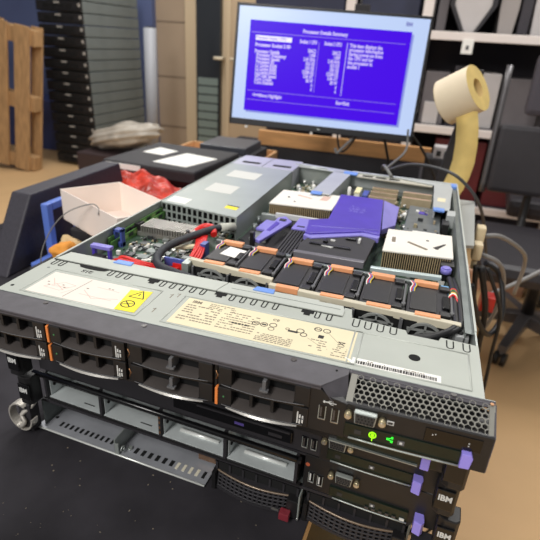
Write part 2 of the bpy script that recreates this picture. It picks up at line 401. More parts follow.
m.tube([(.3295, yf - .001, -.0140), (.3315, yf - .001, -.0126), (.334, yf - .001, -.0126)], .0003, WHITEP, 6, 1); m.tube([(.3305, yf - .001, -.0140), (.3325, yf - .001, -.0156), (.3345, yf - .001, -.0156)], .0003, WHITEP, 6, 1); m.cyl((.3273, yf - .0014, -.014), (.3273, yf - .0007, -.014), .0009, WHITEP, 8)
m.obj('usb_symbol', A)
def vga(x, z, y, parent):
    q = MB(); q.prism([(x - .0085, z + .0052), (x + .0085, z + .0052), (x + .0075, z - .0052), (x - .0075, z - .0052)], 'y', y - .0052, y, STEEL, .0012)
    q.prism([(x - .0074, z + .0042), (x + .0074, z + .0042), (x + .0066, z - .0042), (x - .0066, z - .0042)], 'y', y - .0055, y - .005, CHIP)
    for r in range(3):
        for c in range(5): q.cyl((x - .0052 + c * .0025 + (r % 2) * .0008, y - .0058, z + .0026 - r * .0026), (x - .0052 + c * .0025 + (r % 2) * .0008, y - .0052, z + .0026 - r * .0026), .0006, VOID, 6)
    p_ = q.obj('vga_port', parent)
    for sx in (-1, 1):
        q = MB(); q.cyl((x + sx * .0125, y - .0055, z), (x + sx * .0125, y + .001, z), .0027, GOLD, 12); q.cyl((x + sx * .0125, y - .0062, z), (x + sx * .0125, y - .0054, z), .0019, SILV, 10); q.obj('jack_screw', p_)
vga(.3587, -.0187, yf, A)
def op_panel(x0, x1, z0, z1, y, parent, lit):
    q = MB(); q.box((x0, y - .0012, z0), (x1, y + .002, z1), PCBD, .0004)
    q.tube([(x0 + .004, y - .0022, z0 - .0002), ((x0 + x1) / 2, y - .0028, z0 - .0004), (x1, y - .0022, z0 - .0002)], .0008, STEEL, 8, 3)
    q.box((x0 + .008, y - .0016, (z0 + z1) / 2 - .002), (x0 + .013, y - .0011, (z0 + z1) / 2 + .002), CHIP); q.box((x0 + .040, y - .0016, (z0 + z1) / 2 - .002), (x0 + .045, y - .0011, (z0 + z1) / 2 + .002), GREYP); q.box((x0 + .0415, y - .0018, (z0 + z1) / 2 - .001), (x0 + .0435, y - .0015, (z0 + z1) / 2 + .001), WHITEP)
    o = q.obj('operator_panel', parent)
    if lit:
        zc = (z0 + z1) / 2 + .001
        q = MB(); q.ring((x0 + .0215, y - .0016, zc), (0, 1, 0), .0029, .0021, .0006, YGREENL, 16); q.ring((x0 + .0215, y - .0016, zc), (0, 1, 0), .0013, .0, .0006, YGREENL, 10); q.box((x0 + .0212, y - .0018, zc - .0055), (x0 + .0219, y - .0013, zc - .0015), YGREENL); q.obj('power_led', o, label='glowing yellow-green power symbol')
        q = MB()
        for dx, dz in ((0, 0), (.0032, .0017), (.0032, -.0017)): q.box((x0 + .0318 + dx, y - .0018, zc - .0008 + dz), (x0 + .0334 + dx, y - .0012, zc + .0008 + dz), GREENL)
        for k in (1, -1): q.tube([(x0 + .0326, y - .0015, zc), (x0 + .0358, y - .0015, zc + .0017 * k)], .0003, GREENL, 6, 1)
        q.obj('network_led', o, label='glowing green network symbol')
    return o
op_panel(.3445, .4290, -.0405, -.0285, yf, A, True)
m = MB(); m.prism([(.4285, -.0275), (.4350, -.0270), (.4365, -.0300), (.4355, -.0400), (.4285, -.0405)], 'y', yf - .0045, yf + .001, PURPT, .0006); m.obj('release_tab', A, label='light purple release tab')
# drive carriers, four columns of two
def drive(x0, zt, kind, parent, chin):
    w = .0765; h = .0190; z0 = zt - h; y = yf
    q = MB()
    q.box((x0, y + .008, z0), (x0 + w, y + .016, zt), VOID)
    q.box((x0 + .001, y - .0022, z0 + .0004), (x0 + .0125, y + .008, zt - .0004), BLK, .0008)       # left block
    q.box((x0 + .0635, y - .0022, z0 + .0004), (x0 + w - .0008, y + .008, zt - .0004), BLK, .0008)   # right block
    q.box((x0 + .0115, y - .0012, zt - .0022), (x0 + .0645, y + .008, zt - .0004), BLK, .0005)
    n = 16; arc = []
    for k in range(n + 1):
        u = k / n; arc.append((x0 + .004 + u * .068, y - .0022 - .0030 * math.sin(PI * u)))
    q.prism(arc + [(x0 + .072, y + .002), (x0 + .004, y + .002)], 'z', z0 + .0001, z0 + .0017, BLKG)
    q.tube([(a_, b_ - .0001, z0 + .0017) for a_, b_ in arc], .00035, GREYP, 6, 1)  # highlight on the curved edge, drawn as a thin paler tube
    b = q.obj('drive_carrier', parent)
    q = MB(); A_ = []          # grey lip sloping up from the curved front edge into the recess
    for k in range(n + 1):
        u = k / n; xx = x0 + .0125 + u * .051; uu = (xx - x0 - .004) / .068
        A_.append(((xx, y - .0020 - .0026 * math.sin(PI * uu), z0 + .0022), (xx, y + .0075, z0 + .0042)))
    for p0, p1 in zip(A_, A_[1:]):
        q.face([p0[0], p1[0], p1[1], p0[1]], LIP, True); q.face([p0[0], (p0[0][0], p0[0][1], z0 + .0016), (p1[0][0], p1[0][1], z0 + .0016), p1[0]], LIP, True)
    q.obj('grip_lip', b)
    if chin:
        q = MB(); C_ = []
        for k in range(n + 1):
            u = k / n; sn = math.sin(PI * u) ** .8; C_.append(((arc[k][0], arc[k][1] - .0001, z0 + .0008), (arc[k][0], arc[k][1] - .0002 - .0011 * sn, z0 - .0002 - .0008 * sn)))
        for p0, p1 in zip(C_[1:-1], C_[2:-1]): q.face([p0[1], p1[1], p1[0], p0[0]], CHIN, True); q.face([p0[1], (p0[1][0], p0[1][1] + .004, p0[1][2]), (p1[1][0], p1[1][1] + .004, p1[1][2]), p1[1]], BLKG)
        q.obj('lower_edge', b, label='bright polished lower edge')
    if kind == 'drive':
        for xx in (.0275, .0450):
            q = MB(); q.box((x0 + xx, y - .0006, z0 + .005), (x0 + xx + .0025, y + .008, zt - .0022), BLK); q.obj('vent_rib', b)
        q = MB(); q.box((x0 - .0012, y - .0034, z0 + .0012), (x0 + .0012, y + .002, zt - .0012), ORNG, .0004); q.obj('orange_latch', b)
        q = MB()
        for xx, zz, hh, ww in ((.0672, .0030, .0110, .0010), (.0690, .0030, .0040, .0012), (.0690, .0085, .0030, .0012), (.0712, .0040, .0032, .0012), (.0712, .0085, .0022, .0012)):
            q.box((x0 + xx, y - .0027, z0 + zz), (x0 + xx + ww, y - .0020, z0 + zz + hh), WHITEP)
        o = q.obj('drive_marks', b); q = MB(); q.cyl((x0 + .006, y - .0027, z0 + .010), (x0 + .006, y - .0020, z0 + .010), .0008, mat('dim_green_lens', (70, 130, 80), .3), 8); q.obj('status_lens', b)
    else:
        q = MB(); q.box((x0 + .0385, y - .0050, z0 + .0055), (x0 + .0415, y + .008, zt - .0022), GREYP, .0004); q.obj('grip_post', b)
        q = MB(); q.box((x0 + .0365, y - .0060, z0 + .0068), (x0 + .0435, y - .002, z0 + .0086), GREYP, .0003); q.obj('grip_bar', b)
        q = MB()
        for k in (-1, 1): q.tube([(x0 - .001, y - .0015, z0 + .0095 - k * .004), (x0 + .0025, y - .0015, z0 + .0095 + k * .004)], .0005, BRASS, 6, 1)
        q.obj('spring_clip', b)
for c, kinds in enumerate((('drive', 'drive'), ('drive', 'drive'), ('blank', 'blank'), ('blank', 'drive'))):
    for r in range(2): drive(.0020 + c * .0795, -.0038 - r * .0197, kinds[r], A, r == 1)
m = MB()
for c in range(5): m.box((-.0012 + c * .0795, yf + .001, -.0435), (.0012 + c * .0795, -.002, -.0035), BLK)
m.box((-.007, yf + .002, -.0435), (.002, -.002, -.003), BLK); m.box((-.004, yf - .0002, -.0440), (.316, -.002, -.0425), BLK)
m.obj('drive_cage', A)

# ---- inside the opened server
rc = random.Random(11)
def chips(q, x0, x1, y0, y1, z, n, avoid=()):
    for k in range(n):
        w = rc.choice((.002, .003, .003, .005, .008)); d = rc.choice((.002, .003, .004, .006)); h = rc.choice((.001, .0015, .002, .005))
        x = rc.uniform(x0, x1 - w); y = rc.uniform(y0, y1 - d)
        q.box((x, y, z), (x + w, y + d, z + h), rc.choice((CHIP, CHIP, CHIPG, TANC, PAPER, SILV, GOLD)))
m = MB(); m.box((.004, .205, -.0375), (.430, .655, -.036), PCB)
chips(m, .13, .43, .21, .30, -.036, 60); chips(m, .132, .19, .49, .65, -.036, 110); chips(m, .275, .36, .40, .66, -.036, 170); chips(m, .335, .43, .365, .46, -.036, 60); chips(m, .36, .43, .37, .66, -.036, 60)
for k in range(14): 
    x = rc.uniform(.14, .19); y = rc.uniform(.52, .64); m.cyl((x, y, -.036), (x, y, -.036 + rc.uniform(.008, .014)), .0035, rc.choice((SILV, TANC, PAPER)), 10)
for k in range(12):
    x = rc.uniform(.33, .36); y = rc.uniform(.42, .6); m.cyl((x, y, -.036), (x, y, -.036 + rc.uniform(.006, .016)), .0035, rc.choice((SILV, TANC, PAPER, GOLD)), 10)
m.obj('motherboard', A)
# small board on the left with its components
m = MB(); m.box((.004, .105, -.0275), (.128, .292, -.026), PCB); chips(m, .02, .12, .12, .235, -.026, 230)
for k in range(9): m.box((.030 + (k % 3) * .020, .165 + (k // 3) * .020, -.026), (.043 + (k % 3) * .020, .176 + (k // 3) * .020, -.0235), rc.choice((CHIP, CHIPG, STEELD)))
chips(m, .07, .125, .27, .29, -.026, 40)
m.obj('raid_board', A)
m = MB(); m.box((.010, .233, -.0255), (.093, .272, -.020), ALU)
for k in range(20): m.box((.016 + k * .0038, .233, -.020), (.0177 + k * .0038, .268, -.0105), ALU)
for k in range(1): m.box((.016, .250, -.020), (.093, .2512, -.0110), ALU)
m.cyl((.086, .236, -.0095), (.086, .236, -.007), .0025, BLK, 10)
m.obj('chip_heatsink', A)
m = MB(); m.box((.004, .236, -.022), (.012, .25, -.010), BLK); m.box((.002, .225, -.026), (.0075, .252, -.012), BLK); m.obj('connector', A)
for k in range(2):
    q = MB(); q.box((.0035 + k * .004, .175, -.026), (.0048 + k * .004, .318, -.010 - k * .005), mat('memory_green', (92, 140, 70), .5, 0, .3, 200))
    for j in range(9): q.box((.0033 + k * .004, .188 + j * .0135, -.022), (.0050 + k * .004, .198 + j * .0135, -.012 - k * .005), mat('memory_chip', (150, 176, 110), .5) if j % 2 else CHIP)
    q.obj('memory_stick', A)
# clips
m = MB(); m.box((.008, .136, -.026), (.012, .141, -.003), PURP); m.box((.031, .134, -.020), (.034, .139, -.004), PURP); m.box((.008, .1335, -.007), (.035, .1415, -.0025), PURPL, .0008); m.box((.014, .112, -.026), (.030, .134, -.012), BLKM, .002); m.obj('violet_lever', A)
m = MB()
for x in (.003, .0125): m.box((x, .188, -.026), (x + .003, .196, -.002), BLUEC, .0006)
m.box((.003, .188, -.006), (.0155, .197, -.002), BLUEC, .0006); m.box((.003, .188, -.026), (.0155, .196, -.020), BLUEC); m.obj('blue_bracket', A)
# power supply housing
PF = mat('psu_top_steel', (162, 169, 165), .42, .3, .06, 12)
m = MB()
m.prism([(.003, .316), (.131, .296), (.131, .600), (.003, .606)], 'z', -.0022, -.0008, PF)
m.prism([(.003, .316), (.131, .296), (.131, .600), (.003, .606)], 'z', -.041, -.0392, PF)
m.prism([(.1295, .2965), (.131, .296), (.131, .600), (.1295, .600)], 'z', -.041, -.001, PF); m.prism([(.003, .316), (.0045, .3158), (.0045, .606), (.003, .606)], 'z', -.041, -.001, PF)
m.prism([(.006, .320), (.129, .3005), (.129, .303), (.006, .3225)], 'z', -.039, -.003, VOID)
ang = math.atan2(-.020, .128); FM = Matrix.Translation((.003, .316, 0)) @ Matrix.Rotation(ang, 4, 'Z')
Lf = math.hypot(.128, .020)
for z0, z1 in ((-.0030, -.0008), (-.0150, -.0125), (-.0260, -.0235), (-.0410, -.0330)): m.box((0, -.0005, z0), (Lf, .0012, z1), PF, mtx=FM)
for k in range(15): m.box((k * Lf / 14 - .0016 + (.0016 if k == 0 else 0), -.0004, -.040), (k * Lf / 14 + .0014, .0010, -.001), PF, mtx=FM)
m.obj('power_supply_cage', A)
for (x0, x1, y0, y1) in ((.030, .088, .392, .425), (.040, .095, .500, .540)):
    pass
def quadlabel(P, mm, name, lab=None):
    q = MB(); q.prism(P, 'z', -.0008, -.0005, mm); o = q.obj(name, A)
    if lab: o['label'] = lab
quadlabel([(.033, .402), (.082, .398), (.081, .446), (.033, .452)], mat('dull_white_paper', (206, 206, 200), .7), 'white_sticker'); quadlabel([(.030, .505), (.088, .500), (.088, .548), (.030, .553)], mat('dull_white_paper', (206, 206, 200), .7), 'white_sticker'); quadlabel([(.008, .323), (.040, .320), (.040, .345), (.008, .350)], PAPER, 'white_sticker')
quadlabel([(.099, .330), (.119, .327), (.119, .339), (.099, .342)], YEL, 'yellow_sticker'); quadlabel([(.099, .342), (.119, .339), (.119, .343), (.099, .346)], INK, 'black_sticker')
for k in range(2):
    x0 = .003 + k * .0648; x1 = x0 + .0632
    q = MB(); q.box((x0, .604, -.040), (x1, .690, -.0005), mat('psu_module_grey', (184, 184, 194), .4, .3, .05, 12), .0008); q.box((x0 + .016, .622, -.0006), (x1 - .010, .634, .0001), VOID)
    p_ = q.obj('power_supply', A)
    q = MB(); q.box((x0 + .015, .690, -.03), (x1 - .015, .700, -.012), BLK, .002); q.obj('pull_handle', p_)
# fans: two groups; front bars, back bars, grilles
FANS = [(.163, .1460, .219), (.2075, .1400, .216), (.2560, .1200, .2010), (.3030, .1200, .2000), (.3500, .1190, .1990), (.3970, .1180, .1990)]
for n, (x, y0, y1) in enumerate(FANS):
    q = MB(); w = .0205
    q.box((x - w, y0 + .004, -.040), (x + w, y1 - .006, -.0065), BLKM, .0015)
    q.box((x - w + .003, y0 + .014, -.0066), (x + w - .012, y1 - .016, -.0052), BLK, .0006)
    for yy in (y0 + .006, y1 - .016): q.box((x + w - .009, yy, -.0066), (x + w + .0015, yy + .009, -.003), BLK, .001)
    q.box((x + w - .006, y0 + .024, -.0066), (x + w + .001, y1 - .03, -.0035), BLKG, .001)
    b = q.obj('cooling_fan', A)
    q = MB(); q.box((x - .0155, y1 - .010, -.007), (x + .0105, y1 - .002, -.0018), ORNGP, .0008); q.obj('orange_latch', b)
    q = MB(); q.box((x - .012, y0 - .0042, -.0075), (x + .012, y0 + .0022, -.0008), ORNGP, .0008); q.obj('orange_latch', b)
    q = MB()
    for j, mm in enumerate((PAPER, REDC, mat('blue_wire', (70, 120, 210), .5), mat('yellow_wire', (220, 190, 60), .5))):
        xx = x - w + .003 + j * .0014; q.tube([(xx - .002, y1 - .005, -.004), (xx + .001, y1 - .014, -.0035), (xx - .001, y1 - .024, -.0042), (xx + .001, y1 - .032, -.010)], .0007, mm, 6, 4)
    q.obj('fan_wires', b)
    if n == 0:
        q = MB(); q.prism([(.156, .178), (.180, .173), (.183, .198), (.160, .203)], 'z', -.0052, -.0048, PAPER); q.obj('white_sticker', b)
def bar(name, pts, w, z0, z1, mm):
    q = MB()
    for a, b in zip(pts, pts[1:]): q.prism([(a[0], a[1] - w / 2), (b[0], b[1] - w / 2), (b[0], b[1] + w / 2), (a[0], a[1] + w / 2)], 'z', z0, z1, mm, .0008)
    return q.obj(name, A)
bar('fan_rail', [(.132, .147), (.236, .133)], .0065, -.010, -.0022, BEIGE); bar('fan_rail', [(.236, .121), (.428, .1125)], .0065, -.010, -.0022, BEIGE)
bar('fan_rail', [(.135, .218), (.236, .208)], .006, -.010, -.0045, STEELD); bar('fan_rail', [(.236, .199), (.405, .1955)], .005, -.010, -.0045, STEELD)
bar('fan_back_bar', [(.236, .2225), (.322, .2245)], .008, -.012, -.0035, mat('clear_grey_plastic', (112, 110, 116), .2)); bar('fan_back_bar', [(.330, .229), (.412, .236)], .007, -.016, -.0105, mat('pale_steel_bar', (206, 220, 218), .3, .4))
m = MB(); m.box((.128, .133, -.042), (.136, .15, -.004), STEEL); m.obj('rail_post', A)
for x, y in ((.185, .174), (.2315, .168), (.2795, .155), (.3265, .155), (.3735, .155), (.4205, .152)):
    m = MB(); m.box((x - .0018, y - .03, -.042), (x + .0018, y + .045, -.007), BLK); m.box((x - .001, y - .02, -.0075), (x + .001, y + .03, -.0045), GREYP); m.cyl((x, y - .018, -.008), (x, y - .018, -.0035), .0022, GREYP, 8)
    m.obj('fan_divider', A)
for n, (x, y0, y1) in enumerate(FANS):
    yy = y0 - .010
    q = MB(); q.box((x - .0225, yy + .003, -.041), (x + .0225, yy + .0036, -.008), VOID)
    GG = mat('grille_grey', (150, 152, 150), .45, .3); q.ring((x, yy + .001, -.0245), (0, 1, 0), .0178, .0152, .002, GG, 28); q.ring((x, yy + .001, -.0245), (0, 1, 0), .0095, .0075, .002, GG, 20)
    q.box((x - .001, yy, -.041), (x + .001, yy + .002, -.008), GG); q.box((x - .017, yy, -.0165), (x + .017, yy + .002, -.0145), GG)
    for xx in (x - .0235, x + .0220): q.box((xx, yy - .001, -.041), (xx + .0018, yy + .003, -.007), GREYP)
    q.obj('fan_grille', A)
m = MB(); m.prism([(.424, .100), (.436, .100), (.436, .112), (.430, .118), (.420, .117)], 'z', -.030, -.009, mat('light_grey_bracket', (160, 162, 162), .45, .3), .001); m.cyl((.428, .107, -.009), (.428, .107, -.0075), .003, VOID, 10); m.obj('corner_bracket', A)
# air baffle in dark plastic, and the violet duct
m = MB()
m.prism([(.236, .229), (.322, .2305), (.326, .312), (.306, .325), (.240, .288), (.234, .262)], 'z', -.014, -.0075, BLKM, .001)
m.box((.246, .262, -.0076), (.300, .266, -.0055), BLKG, .0006); m.box((.262, .272, -.0076), (.268, .279, -.004), BLKG, .0006); m.box((.305, .290, -.0076), (.308, .300, -.003), WHITEP); m.box((.288, .296, -.0076), (.302, .302, -.0045), BLKG, .001); m.prism([(.262, .2615), (.276, .2585), (.278, .2615), (.264, .2645)], 'z', -.0077, -.0065, WHITEP)
m.box((.270, .283, -.0076), (.276, .286, -.0058), WHITEP)
m.obj('air_baffle', A)
m = MB()
m.prism([(.2455, .498), (.318, .500), (.3285, .350), (.330, .327), (.306, .330), (.240, .290), (.2325, .292), (.2255, .345), (.251, .362)], 'z', -.012, -.0035, PURP, .0016)
m.prism([(.306, .330), (.330, .327), (.3295, .316), (.306, .319), (.244, .279), (.232, .286), (.2325, .296), (.240, .290)], 'z', -.013, -.0055, PURPL, .0012)
m.text('A .:::. . ::.\n:: ILIIII :IIL\n:II IIII. III:', PURPL, .0125, flat(.285, .425, -.0034, -.03), 'CENTER', sx=.55)
m.tube([(.235, .318, -.0034), (.326, .342, -.0034)], .0007, PURPL, 6, 1)
dct = m.obj('air_duct', A, label='glossy blue-violet air duct')
m = MB(); m.hexa([(.319, .499, -.012), (.345, .501, -.022), (.346, .404, -.022), (.330, .350, -.012), (.319, .499, -.004), (.345, .501, -.013), (.346, .404, -.013), (.330, .350, -.004)], PURPL, .0008); m.obj('duct_wing', dct, label='paler sloping wing of the duct')
# heatsinks
def heatsink(x0, x1, y0, y1, skew, nm):
    z = -.0055
    q = MB(); q.prism([(x0, y0), (x1, y0 + skew), (x1, y1 + skew), (x0 - .006 * 0, y1)], 'z', z - .0022, z, mat('cream_heatsink_cap', (234, 229, 218), .5, .05, .03, 20), .0006)
    L = x1 - x0; n = 30
    for k in range(n):
        xx = x0 + .001 + k * (L - .002) / n; sk = skew * (xx - x0) / L
        q.box((xx, y0 + .0005 + sk, -.030), (xx + .0009, y1 - .0005 + sk, z - .0022), FIN)
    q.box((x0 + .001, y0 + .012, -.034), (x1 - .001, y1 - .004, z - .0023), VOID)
    return q
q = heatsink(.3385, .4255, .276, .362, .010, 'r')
for P, mm in (([(.346, .305), (.354, .306), (.353, .335), (.345, .334)], PAPER), ([(.347, .311), (.352, .3115), (.3515, .331), (.3465, .3305)], INKG)): q.prism(P, 'z', -.0055, -.0052 if mm is PAPER else -.0050, mm)
q.prism([(.367, .318), (.392, .300), (.394, .3035), (.369, .3215)], 'z', -.0056, -.0048, INKG); q.cyl((.393, .336, -.0056), (.393, .336, -.005), .002, INK, 10)
q.prism([(.400, .312), (.406, .309), (.417, .331), (.415, .332)], 'z', -.0056, -.0050, INK); q.cyl((.405, .311, -.0056), (.405, .311, -.0048), .0026, INK, 10)
h = q.obj('processor_heatsink', A, label='cream-capped heatsink beside the violet duct')
m = MB(); m.prism([(.4110, .270), (.4275, .272), (.4275, .290), (.4110, .288)], 'z', -.030, -.0105, BLK, .001); m.obj('socket_lever', h)
m = MB(); m.cyl((.418, .266, -.018), (.418, .266, -.012), .0065, PURPL, 16); m.cyl((.418, .266, -.012), (.418, .266, -.0105), .0050, PURPL, 16); m.obj('violet_knob', h)
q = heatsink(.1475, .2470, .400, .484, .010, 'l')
q.prism([(.178, .462), (.205, .452), (.206, .456), (.179, .466)], 'z', -.0056, -.0050, INKR); q.cyl((.168, .445, -.0056), (.168, .445, -.0048), .002, INK, 10); q.cyl((.183, .425, -.0056), (.183, .425, -.0048), .0016, INK, 10)
for k in range(5): q.prism([(.218 + k * .0026, .452), (.2198 + k * .0026, .4525), (.2225 + k * .0026, .478), (.2207 + k * .0026, .4775)], 'z', -.0056, -.0051, INKR)
q.obj('processor_heatsink', A, label='cream-capped heatsink in front of the left riser')
# second socket area with violet levers and shields
m = MB(); m.box((.137, .225, -.036), (.232, .398, -.033), BLKM)
m.box((.140, .385, -.036), (.245, .392, -.020), STEEL, .001); m.box((.165, .380, -.022), (.235, .384, -.014), WHITEP)
m.box((.150, .30, -.033), (.175, .35, -.029), CHIPG); m.cyl((.147, .335, -.033), (.147, .335, -.020), .004, STEELD, 10); m.cyl((.143, .365, -.033), (.143, .365, -.018), .003, STEELD, 10)
for k in range(6): m.box((.206 + k * .0042, .238, -.034), (.2085 + k * .0042, .366, -.016), BLKM)
m.obj('memory_socket_bank', A)
m = MB(); m.prism([(.1715, .262), (.1795, .258), (.1990, .352), (.1835, .372), (.1750, .360)], 'z', -.018, -.0135, PURPL, .001); m.prism([(.176, .300), (.181, .300), (.185, .335), (.178, .340)], 'z', -.0136, -.0128, PURP); m.box((.180, .347, -.0137), (.190, .356, -.0125), BLK, .001); m.obj('violet_lever', A)
m = MB(); m.prism([(.205, .325), (.236, .328), (.228, .378), (.205, .375)], 'z', -.017, -.014, PURPL, .001); m.box((.211, .335, -.0142), (.222, .338, -.0132), INK); m.obj('violet_shield', A)
m = MB(); m.prism([(.150, .330), (.168, .328), (.171, .372), (.153, .372)], 'z', -.028, -.024, PURPL, .001); m.obj('violet_shield', A)
m = MB(); m.box((.166, .256, -.034), (.1715, .264, -.003), BLK, .001); m.obj('black_post', A)
# risers
RIS = mat('riser_grey_steel', (186, 190, 190), .42, .35, .05, 20)
m = MB(); m.prism([(.117, .655), (.240, .645), (.240, .668), (.117, .686)], 'z', -.0035, -.0018, RIS, .0006); m.prism([(.196, .480), (.230, .480), (.240, .650), (.205, .652)], 'z', -.0035, -.0018, RIS, .0006)
m.prism([(.228, .480), (.230, .480), (.240, .650), (.238, .650)], 'z', -.035, -.002, RIS); m.prism([(.115, .610), (.121, .610), (.122, .684), (.116, .686)], 'z', -.035, -.0018, RIS)
m.tube([(.122, .664, -.0012), (.190, .656, -.0012)], .002, RIS, 8, 1)
m.obj('riser_bracket', A)
for P in ([(.197, .474), (.216, .474), (.216, .488), (.197, .488)],): 
    q = MB(); q.prism(P, 'z', -.0034, -.0008, BLUET, .0008); q.obj('blue_touch_tab', A)
q = MB(); q.prism([(.225, .640), (.252, .638), (.252, .658), (.225, .660)], 'z', -.0034, -.0006, BLUET, .0008); q.obj('blue_touch_tab', A)
m = MB(); m.box((.240, .660, -.030), (.440, .668, -.0006), RIS, .0006); m.prism([(.252, .640), (.395, .634), (.395, .662), (.252, .662)], 'z', -.006, -.004, mat('pale_bracket', (196, 192, 176), .45, .2)); 
for k in range(3): m.box((.262 + k * .026, .645, -.0042), (.282 + k * .026, .655, -.0036), VOID)
m.obj('rear_bracket', A)
m = MB(); m.prism([(.398, .484), (.4225, .484), (.432, .640), (.432, .664), (.340, .672), (.340, .658), (.398, .640)], 'z', -.0035, -.0018, RIS, .0006); m.prism([(.4225, .49), (.4240, .49), (.4300, .64), (.428, .64)], 'z', -.03, -.001, RIS); m.box((.400, .490, -.035), (.402, .640, -.003), RIS)
m.prism([(.419, .462), (.432, .462), (.433, .490), (.421, .490)], 'z', -.024, -.0035, RIS, .0006); m.prism([(.404, .53), (.417, .53), (.418, .552), (.405, .552)], 'z', -.0019, -.0015, CREAM)
m.obj('riser_bracket', A)
q = MB(); q.prism([(.398, .472), (.4155, .472), (.4155, .488), (.398, .488)], 'z', -.0036, -.0006, BLUET, .0008); q.obj('blue_touch_tab', A)
q = MB(); q.box((.4290, .636, -.004), (.4385, .660, .0008), BLUET, .0008); q.obj('blue_touch_tab', A)
m = MB(); m.prism([(.358, .402), (.411, .404), (.414, .540), (.362, .545)], 'z', -.0215, -.0195, mat('translucent_grey_card', (104, 108, 108), .35, 0, .15, 60), .0006); m.box((.378, .50, -.0196), (.392, .512, -.0185), PURP)
m.box((.372, .398, -.0195), (.412, .402, -.016), PAPER); chips(m, .363, .41, .41, .52, -.0195, 14)
m.box((.414, .44, -.035), (.424, .468, -.012), BLK, .001)
m.obj('expansion_card', A)
for y, z in ((.575, -.016), (.606, -.014)):
    q = MB(); q.box((.345, y, -.035), (.397, y + .008, z), TANC, .0006); q.box((.347, y + .0025, z - .001), (.395, y + .0055, z + .0003), mat('pink_slot', (190, 150, 134), .5)); q.obj('card_slot', A)
for y in (.548, .580, .608):
    q = MB(); q.box((.288, y, -.035), (.336, y + .008, -.014), TANC, .0006); q.box((.290, y + .0025, -.015), (.334, y + .0055, -.0137), BRASS); q.obj('card_slot', A)
m = MB(); m.box((.262, .545, -.035), (.272, .582, -.010), PAPER, .001); m.box((.262, .5445, -.012), (.272, .5825, -.0095), mat('yellowed_plastic', (228, 220, 170), .5)); m.obj('white_connector', A)
m = MB(); m.box((.276, .545, -.035), (.286, .580, -.013), BLUEC, .001); m.obj('blue_connector', A)
m = MB(); m.box((.245, .555, -.035), (.258, .60, -.02), BLKM); m.cyl((.252, .553, -.03), (.252, .553, -.004), .003, PAPER, 8); m.obj('jumper_block', A)
# cables
m = MB()
for k in range(4): m.tube([(.034 + k * .004, .122 + k * .003, -.020), (.050, .122 + k * .004, -.014 + (k % 2) * .003), (.072 + k * .001, .124 + k * .004, -.014), (.098, .128 + k * .006, -.02), (.116, .142 + k * .003, -.018), (.120, .170, -.014), (.112, .205 + k * .003, -.012), (.098 + k * .002, .240 + k * .004, -.012), (.09, .262, -.022)], .0018, REDC, 6, 5)
m.obj('red_cable_bundle', A)
m = MB()
for k in range(4): m.tube([(.120 + k * .003, .156, -.022), (.121 + k * .003, .182, -.012 - .001 * k), (.112 + k * .002, .222, -.010), (.100 + k * .003, .246, -.013)], .0016, REDC, 6, 5)
m.tube([(.086, .245, -.018), (.096, .262, -.009), (.110, .262, -.008), (.118, .248, -.012)], .0045, REDC, 8, 5)
m.obj('red_cable_loop', A)
m = MB(); m.tube([(.125, .282, -.012), (.114, .262, -.0085), (.101, .218, -.006), (.092, .182, -.005), (.089, .160, -.006), (.094, .138, -.007), (.108, .121, -.007), (.130, .111, -.006), (.160, .104, -.007), (.19, .098, -.012)], .0050, SLEEVE, 10, 6)
sl = m.obj('sleeved_cable', A)
m = MB(); m.cyl((.117, .270, -.0095), (.130, .292, -.013), .0060, mat('pale_cable_collar', (196, 196, 184), .5), 12); m.obj('cable_collar', sl)
m = MB(); m.prism([(.086, .196), (.092, .190), (.118, .208), (.114, .214)], 'z', -.016, -.013, CREAM); m.obj('cream_tag', A)
m = MB(); m.box((.098, .148, -.030), (.132, .151, -.008), BLUEC, .0006); m.box((.110, .1455, -.026), (.126, .1485, -.013), REDC); m.obj('blue_guide', A)
m = MB(); m.box((.119, .150, -.03), (.128, .158, -.006), CHIPG); m.obj('guide_post', A)
m = MB(); m.box((.120, .20, -.03), (.127, .212, -.007), BLUEC); m.obj('blue_plug', A)
m = MB()
for k in range(2): m.tube([(.4225 + k * .005, .255, -.020), (.4235 + k * .005, .20, -.010), (.4240 + k * .005, .14, -.007 + k * .001), (.4230 + k * .004, .112, -.006), (.412 + k * .003, .0955 + k * .002, -.007), (.395, .0885 + k * .004, -.012), (.372, .087 + k * .003, -.018)], .0034 - k * .0006, BLKC, 8, 6)
m.obj('black_cable_pair', A)
m = MB()
for k, mm in enumerate((REDC, PAPER, mat('yellow_wire', (0, 0, 0)), BLKC, mat('green_wire', (60, 130, 70), .5), REDC)): m.tube([(.414 + k * .001, .140 + k * .004, -.030), (.415 + k * .001, .160 + k * .003, -.010), (.4215, .176 + k * .004, -.004 - k * .0006), (.4265, .168 + k * .004, -.006), (.4285, .14 + k * .003, -.016)], .0011, mm, 6, 5)
m.obj('coloured_wires', A)
m = MB(); m.box((.411, .185, -.03), (.419, .205, -.008), mat('sky_blue_plug', (110, 170, 220), .5)); m.box((.4115, .176, -.03), (.417, .182, -.009), PAPER); m.obj('wire_plug', A)
m = MB(); m.box((.409, .115, -.036), (.43, .19, -.034), PCB); chips(m, .41, .43, .12, .19, -.034, 12); m.obj('side_board', A)

